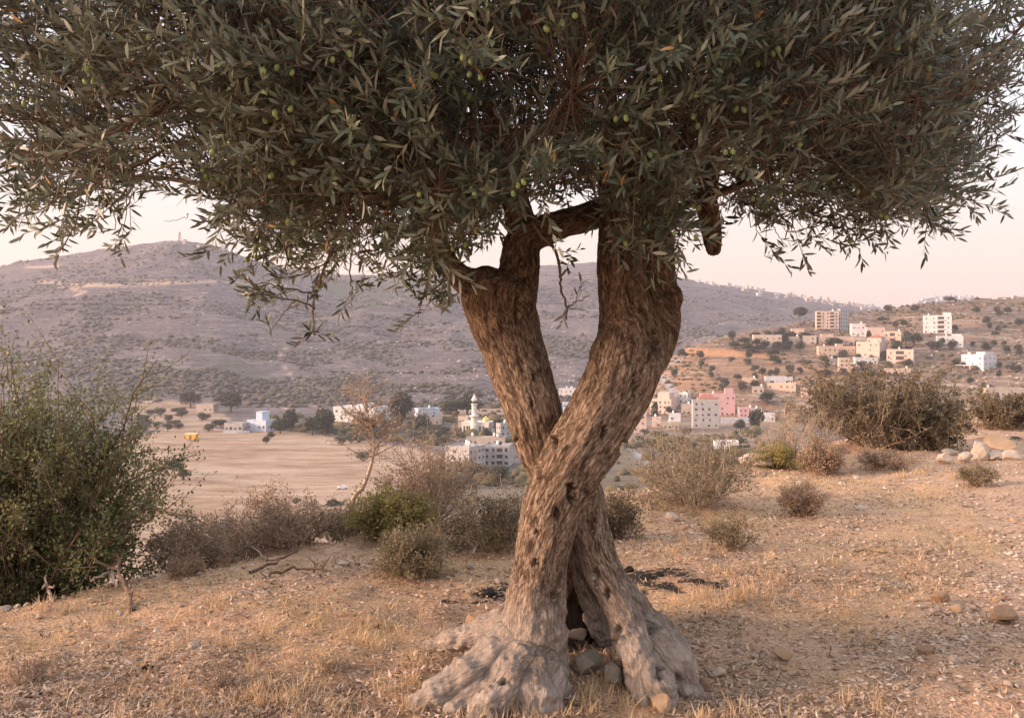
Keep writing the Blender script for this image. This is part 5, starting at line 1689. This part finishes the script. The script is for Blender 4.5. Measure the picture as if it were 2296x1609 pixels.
for k, (nm, lab, u, vb, y, hp, wp, st, mb, ml, lf, nl, dp, tw) in enumerate(SHR):
    if y is None:
        p = on_ground(u, vb)
        y = p[1]
        h = hp / F * y
    else:
        p = below(u, vb, y)
        h = W(u, vb - hp, y)[2] - p[2]
    shrub(nm, lab, 'bush' if nm != 'seedling' else 'seedling', p, h, wp / F * y, int(st * (1.5 if dp == 2 else 1)), mb, ml, lf, nl, 1.0, dp, max(.004, .010 * h), tw, 100 + k, fill=1.6, d=min(wp / F * y, .9 * wp / F * y))

def sapling():
    y = 8.2
    P = [W(*a, y) for a in ((790, 1130), (815, 1090), (835, 1030), (838, 985), (828, 940), (812, 880))]
    r = np.random.default_rng(55)
    base = P[0].copy()
    base[2] = float(g_near(np.array([base[0]]), np.array([y]))[0]) - .05
    trunk = spline([base] + P, 24)
    paths = [(trunk, np.linspace(.026, .006, 24))]
    tips = []
    for k in range(46):
        i = r.integers(12, 23)
        dr = unit(np.array((r.normal(0, .75), r.normal(0, .6), r.uniform(.1, 1.0))))
        L = r.uniform(.12, .38) * (1 - .35 * (i - 12) / 12)
        a = trunk[i]
        q = spline([a, a + dr * L * .5 + r.normal(0, .02, 3), a + dr * L + r.normal(0, .03, 3)], 6)
        paths.append((q, np.linspace(.006, .002, 6)))
        for j in range(6):
            b = q[r.integers(2, 6)]
            e = b + unit(dr + r.normal(0, .8, 3)) * r.uniform(.05, .15)
            w = np.array([b, (b + e) / 2 + r.normal(0, .008, 3), e])
            paths.append((w, np.array((.0028, .0022, .0012))))
            tips.append(w)
    a = trunk[17]
    paths.append((spline([a, W(770, 915, y), W(725, 868, y), W(700, 855, y)], 8), np.linspace(.010, .002, 8)))
    root = ob('dry_sapling', None, loc=base, label='thin dry sapling with a bent pale stem and brown twiggy crown', cat='sapling')
    V, Fc = tubes(paths[:1], 6)
    ob('trunk', mkmesh('trunk', V - base, Fc, M_paletwig), root)
    V, Fc = tubes(paths[1:], 3)
    ob('branches', mkmesh('branches', V - base, Fc, M_drytwig), root)
    LP = np.concatenate([w[r.integers(0, 3, 7)] for w in tips]) + r.normal(0, .012, (7 * len(tips), 3))
    m = len(LP)
    V, Fc = leaves_lite(LP - base, unit(r.normal(0, 1, (m, 3))), unit(r.normal(0, 1, (m, 3)) + (0, 0, .5)), r.uniform(.014, .028, m), r.uniform(.007, .013, m), r.normal(0, .2, m))
    ob('crown', mkmesh('crown', V, Fc, M_dryleaf, True, {'tint': np.repeat(r.uniform(.1, 1, m), 4)}), root)
sapling()

# ------------------------------------------------------------------ grass, litter, stones on the hilltop
def ground_cover():
    r = np.random.default_rng(91)
    def spots(n, ya=3.2, yb=19, p=1.7):
        y = ya * (yb / ya) ** (r.uniform(0, 1, n) ** p)
        u = r.uniform(-150, 2450, n)
        x = (u - CU) / F * y
        ok = edge_s(x, y) < .25
        return x[ok], y[ok]
    # standing dry grass
    x, y = spots(150000)
    n1 = fbm(xyz(x * 1.1, y * 1.1, 0), 3, 101)
    n2 = fbm(xyz(x * 4.5, y * 4.5, 0), 2, 103)
    bare = bare_mask(x, y)
    cm = char_mask(x, y)
    dens = np.clip(.48 + .55 * n1 + .45 * n2, 0.05, 1) * (1 - .93 * bare) * (1 - np.clip(cm * 1.6, 0, .95))
    tree_d = np.exp(-(((x - .2) / .5) ** 2 + ((y - 4.05) / .3) ** 2))
    dens *= 1 - .9 * tree_d
    k = r.uniform(0, 1, len(x)) < dens
    x, y, n1, n2 = x[k], y[k], n1[k], n2[k]
    m = len(x)
    z = g_near(x, y)
    D = unit(np.stack((r.normal(0, .8, m), r.normal(0, .8, m), r.uniform(.1, 1.3, m)), 1))
    L = r.uniform(.010, .027, m) * (1 + .6 * np.clip(n2, 0, 1)) * np.where(y > 8, 1.4, 1)
    Wd = r.uniform(.0022, .0046, m) * np.clip(y / 4.2, 1, 2.6)
    V, Fc = leaves_lite(np.stack((x, y, z - .004), 1), D, unit(r.normal(0, 1, (m, 3))), L, Wd, r.normal(.1, .3, m))
    tint = np.clip(.5 + .4 * n1 + r.normal(0, .25, m), 0, 1)
    ob('dry_grass', mkmesh('dry_grass', V, Fc, M_straw, True, {'tint': np.repeat(tint, 4)}), label='short golden dry grass and stubble covering the hilltop', cat='grass', kind='stuff')
    # tufts of longer grass
    x, y = spots(1700)
    n1 = fbm(xyz(x * .9, y * .9, 7), 3, 111)
    k = r.uniform(0, 1, len(x)) < np.clip(.15 + .8 * n1, 0, 1) * (1 - bare_mask(x, y)) * (1 - np.clip(char_mask(x, y) * 1.5, 0, 1))
    xs, ys = x[k], y[k]
    extra = [(1700, 1330), (1720, 1345), (1680, 1350), (1740, 1310), (1660, 1345), (1620, 1360), (1580, 1350), (2060, 1065), (2100, 1060), (2020, 1070), (2140, 1075), (1960, 1055), (1330, 1560), (1345, 1555), (1310, 1570), (1660, 1185), (1690, 1180),
             (610, 1585), (640, 1590), (580, 1580), (700, 1590), (240, 1400), (100, 1370), (125, 1372), (460, 1360), (1860, 1270), (1900, 1330), (800, 1440), (840, 1450), (1930, 1590), (1950, 1580)]
    e = np.array([on_ground(*q)[:2] for q in extra])
    e = np.concatenate([e + r.normal(0, .05, e.shape) for _ in range(3)])
    xs, ys = np.concatenate([xs, e[:, 0]]), np.concatenate([ys, e[:, 1]])
    nb = 16
    x = np.repeat(xs, nb) + r.normal(0, .018, len(xs) * nb)
    y = np.repeat(ys, nb) + r.normal(0, .018, len(xs) * nb)
    m = len(x)
    z = g_near(x, y)
    D = unit(np.stack((r.normal(0, .35, m), r.normal(0, .35, m), np.ones(m)), 1))
    V, Fc = leaves_lite(np.stack((x, y, z - .005), 1), D, unit(r.normal(0, 1, (m, 3))), r.uniform(.04, .11, m), r.uniform(.002, .004, m) * np.clip(y / 4.2, 1, 2.4), r.normal(0, .35, m))
    ob('grass_tufts', mkmesh('grass_tufts', V, Fc, M_straw, True, {'tint': np.repeat(np.clip(r.normal(.6, .25, m), 0, 1), 4)}), label='taller golden tufts of dry grass standing out of the stubble', cat='grass', kind='stuff')
    # litter: fallen leaves and straw lying flat
    x, y = spots(260000, p=1.9)
    n1 = fbm(xyz(x * 2.1, y * 2.1, 2), 3, 121)
    k = r.uniform(0, 1, len(x)) < np.clip(.5 + .5 * n1, .06, 1) * (1 - .55 * bare_mask(x, y))
    x, y = x[k], y[k]
    m = len(x)
    z = g_near(x, y)
    D = unit(np.stack((r.normal(0, 1, m), r.normal(0, 1, m), r.normal(0.05, .22, m)), 1))
    V, Fc = leaves_lite(np.stack((x, y, z + .006), 1), D, unit(np.stack((r.normal(0, .35, m), r.normal(0, .35, m), np.ones(m)), 1)), r.uniform(.014, .045, m), r.uniform(.005, .013, m) * np.clip(y / 5, 1, 2), r.normal(0, .25, m))
    ob('leaf_litter', mkmesh('leaf_litter', V, Fc, M_litter, True, {'tint': np.repeat(np.clip(.5 + .62 * r.normal(0, .6, m), 0, 1), 4)}), label='fallen olive leaves and straw strewn over the soil', cat='leaf litter', kind='stuff')
    # gravel
    gx, gy = [], []
    S = np.array(STRIP[:-1])
    for k in range(2300):
        t = r.uniform(0, len(S) - 1.001)
        i = int(t)
        p = S[i] + (S[i + 1] - S[i]) * (t - i)
        gx.append(p[0] + r.normal(.05, .16)); gy.append(p[1] + r.normal(0, .16))
    x, y = spots(16000, p=1.5)
    k = r.uniform(0, 1, len(x)) < .28 + .4 * bare_mask(x, y)
    x, y = np.concatenate([gx, x[k]]), np.concatenate([gy, y[k]])
    m = len(x)
    s = .0035 + .011 * r.uniform(0, 1, m) ** 3
    s *= np.clip(y / 5, 1, 2)
    Sz = np.stack((s * r.uniform(.8, 1.7, m), s * r.uniform(.8, 1.4, m), s * r.uniform(.5, .9, m)), 1)
    V, Fc, kk = blobs(np.stack((x, y, g_near(x, y) + s * .25), 1), Sz, -1, .3, 8)
    ob('gravel', mkmesh('gravel', V, Fc, M_pebble, False, {'tint': np.repeat(r.uniform(0, 1, m), kk)}), label='fine pale gravel and crumbs of stone on the soil and the track', cat='gravel', kind='stuff')
t_ = NT('pebble_stone', 0.9, 0.15)
M_pebble = t_.color(t_.ramp(t_.attr('tint'), [(0, (0.28, 0.185, 0.13)), (.6, (0.47, 0.35, 0.265)), (1, (0.64, 0.53, 0.44))]))
ground_cover()

def rock_mat(name, a, b, c):
    t = NT(name, 0.92, 0.15)
    o = t.obj()
    n1, n2 = t.noise(o, 14, 6, .7), t.noise(o, 60, 5, .7)
    col = t.mix(t.ramp(n1, [(.38, 0.0), (.62, 1.0)]), a, b)
    col = t.mix(t.ramp(n2, [(.58, 0.0), (.72, .6)]), col, c)
    t.bump(t.math('ADD', n1, t.math('MULTIPLY', n2, .5)), .7, .012)
    return t.color(col)
R_pale = rock_mat('pale_limestone_rock', (0.62, 0.50, 0.40), (0.50, 0.38, 0.29), (0.30, 0.24, 0.19))
R_brown = rock_mat('brown_rock', (0.40, 0.27, 0.18), (0.30, 0.19, 0.12), (0.52, 0.40, 0.29))
R_orange = rock_mat('orange_rock', (0.60, 0.36, 0.20), (0.52, 0.40, 0.28), (0.30, 0.22, 0.16))
R_grey = rock_mat('grey_lichen_rock', (0.46, 0.38, 0.30), (0.34, 0.27, 0.21), (0.54, 0.48, 0.40))
R_char = rock_mat('charcoal', (0.02, 0.019, 0.018), (0.035, 0.03, 0.028), (0.06, 0.055, 0.05))
def rock_mesh(seed, m, sub=2, cuts=7):
    r = np.random.default_rng(seed)
    V, Fc = ico(sub)
    V = V.copy()
    for k in range(cuts):
        n = unit(r.normal(0, 1, 3))
        d = r.uniform(.45, .8)
        e = V @ n - d
        V = V - np.maximum(e, 0)[:, None] * n * .92
    V = V * (1 + .10 * fbm(V * 2.2 + seed, 3, seed))[:, None]
    V = V / np.abs(V).max(0)
    return mkmesh('rock', V, Fc, m, False)
def rock(u, v, wpx, hpx, m, label, seed, rz=0.0, group=None, name='rock', y=None, dz=0.0, tilt=(0, 0)):
    p = on_ground(u, v) if y is None else below(u, v, y)
    k = p[1] / F
    return ob(name, rock_mesh(seed, m), None, loc=(p[0], p[1], p[2] + hpx * k * .34 + dz), rot=(tilt[0], tilt[1], rz), scale=(wpx * k / 2, wpx * k / 2 * .8, hpx * k / 2), label=label, cat='rock' if name == 'rock' else 'charcoal', group=group)
for a in ((1070, 1418, 62, 50, R_brown, 'brown stone resting behind the left root of the olive tree', 1), (1324, 1506, 80, 62, R_grey, 'grey lichen covered stone inside the hollow foot', 2, .3),
          (1378, 1530, 58, 56, R_grey, 'pointed grey stone at the mouth of the hollow foot', 3, .8), (1300, 1490, 50, 30, R_grey, 'flat grey stone lying on the stone inside the hollow', 25, 0.2, None, 'rock', None, .11),
          (1480, 1592, 58, 44, R_orange, 'blocky tan stone in front of the right roots', 4, .5),
          (1580, 1552, 22, 40, R_brown, 'thin upright brown stone beside the right roots', 5), (1606, 1515, 44, 22, R_pale, 'flat pale stone right of the roots', 6, .4),
          (1753, 1478, 50, 32, R_orange, 'rounded tan stone alone on the bare soil', 7, .2), (1692, 1480, 18, 14, R_pale, 'little pale stone left of the rounded tan stone', 8),
          (2252, 1392, 70, 40, R_brown, 'brown stone half buried in the track', 9, .3), (2108, 1352, 44, 30, R_brown, 'brown stone on the edge of the gravel strip', 10), (2146, 1372, 30, 26, R_orange, 'tan stone in the middle of the gravel strip', 11),
          (2078, 1470, 48, 28, R_brown, 'dull brown stone left of the gravel strip', 12), (2140, 1490, 30, 28, R_pale, 'pale stone with a flat top in the gravel strip', 13),
          (1508, 1168, 34, 24, R_pale, 'white stone under the broad twiggy bush', 14), (1024, 1596, 56, 30, R_orange, 'tan stone tucked under the spreading left root', 15, .6),
          (433, 1455, 36, 18, R_pale, 'white flat stone in the dry grass on the left', 16, .4), (922, 1300, 18, 20, R_pale, 'small upright pale stone under the small bush', 17),
          (2245, 1018, 84, 44, R_orange, 'large orange boulder on top of the pale rock pile', 18, .2, None, 'rock', None, .06), (2196, 1030, 58, 52, R_pale, 'tall pale pointed rock in the middle of the rock pile', 19, .5),
          (2164, 1038, 40, 32, R_pale, 'striped pale rock at the left end of the rock pile', 20, .1), (2228, 1030, 48, 26, R_pale, 'flat pale rock below the orange boulder', 21, .9),
          (2270, 1032, 52, 32, R_pale, 'whitish rock at the right end of the rock pile', 22, .4), (2118, 1040, 34, 30, R_pale, 'pale rock standing apart left of the rock pile', 23), (2130, 1020, 40, 18, R_grey, 'dark flat rock behind the pale rock left of the pile', 24),
          (1055, 1275, 24, 14, R_pale, 'pale stone behind the small bush', 26), (770, 1270, 36, 16, R_pale, 'pale flat stone below the brown thicket', 27), (1925, 1145, 28, 18, R_pale, 'pale stone in the dry grass on the right', 28),
          (1835, 1112, 40, 20, R_pale, 'pink pale stone under the brown fine leaved bush', 29), (1700, 1040, 90, 30, R_pale, 'broad pale rock ledge behind the twiggy bush', 30, 0.1),
          (330, 1502, 30, 14, R_char, 'black charred chip of wood in the dry grass', 31, .5, None, 'charcoal'), (1450, 1300, 30, 16, R_char, 'lump of charcoal in the burnt patch right of the trunk', 32, .3, None, 'charcoal'),
          (1480, 1292, 26, 14, R_char, 'bent charred stump in the burnt patch', 33, 1.3, None, 'charcoal'), (1100, 1335, 36, 18, R_char, 'charred lump left of the trunk', 34, 1., None, 'charcoal'),
          (1562, 1306, 34, 10, R_char, 'long charred stick end right of the burnt patch', 35, .1, None, 'charcoal'), (1410, 1282, 24, 16, R_char, 'small charred knob behind the burnt patch', 36, .1, None, 'charcoal')):
    rock(*a)
_rr = np.random.default_rng(5)
pool = [rock_mesh(200 + k, (R_pale, R_brown, R_pale, R_orange, R_pale)[k % 5], 1, 5) for k in range(12)]
lip = [(8, 1368), (25, 1362), (60, 1352), (85, 1345), (300, 1318), (345, 1305), (360, 1300), (375, 1296), (390, 1292), (410, 1285), (500, 1262), (520, 1256), (540, 1248), (560, 1240), (575, 1232), (590, 1225), (600, 1218), (330, 1310), (15, 1366), (120, 1342)]
small = [(u, v, _rr.uniform(12, 24), 1) for u, v in lip]
for k in range(230):
    if k < 90:
        t = _rr.uniform(0, 4.99)
        i = int(t)
        S = np.array(STRIP)
        p = S[i] + (S[i + 1] - S[i]) * (t - i) + _rr.normal(0, .22, 2)
        y = p[1]
        u, v = CU + F * p[0] / y, HV + F * EYE / y
    else:
        u, v = _rr.uniform(0, 2290), 1608 - 560 * _rr.uniform(0, 1) ** 1.2
    small.append((u, v, 8 + 16 * _rr.uniform(0, 1) ** 2.5, 0))
for u, v, px, islip in small:
    p = on_ground(u, v)
    if edge_s(p[0], p[1]) > .3 or (abs(p[0] - .25) < .55 and abs(p[1] - 4.0) < .35):
        continue
    k = p[1] / F * px / 2
    pi = int(_rr.integers(12))
    tone = ('pale', 'brown', 'pale', 'tan', 'pale')[pi % 5]
    where = 'in the gravel strip of the track' if line_dist(np.array([p[0]]), np.array([p[1]]), STRIP)[0] < .3 else ('on the bare soil right of the trunk' if p[0] > .6 else 'in the dry grass left of the trunk')
    ob('stone', pool[pi], None, loc=(p[0], p[1], p[2] + k * .3), rot=(_rr.normal(0, .3), _rr.normal(0, .3), _rr.uniform(0, 6)), scale=(k * _rr.uniform(.8, 1.3), k * _rr.uniform(.7, 1.1), k * _rr.uniform(.45, .8)),
       label='small %s stone lined up on the lip of the hilltop' % tone if islip else 'small loose %s stone lying %s' % (tone, where), cat='stone', group='%s stones on the lip of the hilltop' % tone if islip else 'loose %s stones %s' % (tone, where))

def stick(pts, r0, r1, m, label, forks=2, seed=1, lift=.02):
    r = np.random.default_rng(seed)
    P = np.array([on_ground(u, v) + (0, 0, dz) for u, v, dz in pts])
    Q = spline(P, 14)
    Q[1:-1] += r.normal(0, .008, (12, 3))
    paths = [(Q, np.linspace(r0, r1, 14))]
    for k in range(forks):
        a = Q[r.integers(4, 12)]
        d = unit(r.normal(0, 1, 3) + (0, 0, .8))
        L = r.uniform(.08, .2)
        paths.append((np.array([a, a + d * L * .5 + r.normal(0, .01, 3), a + d * L]), np.array((r1 * 1.2, r1, r1 * .5))))
    V, Fc = tubes(paths, 5)
    ob('dead_branch', mkmesh('dead_branch', V - Q[0], Fc, m), loc=Q[0], label=label, cat='dead branch')
stick([(300, 1370, .0), (285, 1345, .06), (262, 1318, .12), (255, 1300, .15)], .014, .008, M_brtwig, 'crooked stump of a dead branch sticking up at the hill lip', 2, 1)
stick([(120, 1350, .0), (108, 1330, .08), (100, 1315, .10)], .012, .006, M_drytwig, 'short dead branch poking out below the evergreen bush', 2, 2)
stick([(205, 1312, .06), (225, 1318, .08), (250, 1312, .08), (262, 1330, .03)], .010, .006, M_paletwig, 'pale bent dead branch lying on the hill lip', 1, 3)
stick([(292, 1375, .0), (292, 1355, .07), (293, 1340, .10)], .007, .004, M_brtwig, 'thin upright stick in the dry grass at the lip', 0, 4)
stick([(560, 1290, .02), (620, 1275, .05), (670, 1258, .09), (700, 1230, .14)], .012, .005, M_brtwig, 'long brown dead branch lying under the dry thicket', 4, 5)
stick([(590, 1300, .02), (660, 1290, .04), (740, 1290, .03)], .012, .006, M_brtwig, 'dark dead branch lying flat beside the long brown one', 3, 6)
stick([(600, 1262, .02), (560, 1240, .10), (540, 1228, .08)], .008, .004, M_drytwig, 'thin grey dead branch at the rocky lip', 2, 7)
stick([(240, 1600, .0), (262, 1570, .05), (290, 1550, .08)], .004, .002, M_brtwig, 'small dry stalk standing in the front grass', 2, 8)
stick([(1660, 1495, .01), (1700, 1500, .01), (1740, 1497, .01)], .004, .003, M_brtwig, 'short dry twig lying beside the rounded tan stone', 0, 9)
stick([(2080, 1385, .01), (2110, 1382, .02), (2140, 1384, .01)], .004, .003, M_brtwig, 'dark twig lying across the gravel strip', 0, 10)
stick([(1915, 1242, .01), (1950, 1240, .02), (1985, 1243, .01)], .006, .004, M_brtwig, 'dark twig lying in the grass on the right', 0, 11)
stick([(1060, 1250, .02), (1090, 1215, .12), (1120, 1180, .25), (1150, 1172, .3)], .008, .004, M_paletwig, 'pale bent dead branch rising beside the left of the trunk', 2, 12)
stick([(1000, 1235, .05), (1040, 1195, .2), (1060, 1170, .3), (1090, 1160, .32)], .007, .003, M_paletwig, 'pale curved dead branch arching over the thorn bush', 2, 13)

# ------------------------------------------------------------------ evening haze
def haze():
    b = MB()
    b.box(-6500, 7500, -400, 5600, -140, 330)
    m = bpy.data.materials.new('evening_haze')
    m.use_nodes = True
    t = m.node_tree
    t.nodes.clear()
    o = t.nodes.new('ShaderNodeOutputMaterial')
    p = t.nodes.new('ShaderNodeVolumePrincipled')
    p.inputs['Color'].default_value = (0.86, 0.84, 0.95, 1)
    p.inputs['Density'].default_value = 0.00012
    p.inputs['Anisotropy'].default_value = 0.2
    t.links.new(p.outputs[0], o.inputs['Volume'])
    ob('haze', b.mesh('haze', [m]), kind='stuff', label='pale mauve evening haze filling the valley air', cat='haze')
haze()
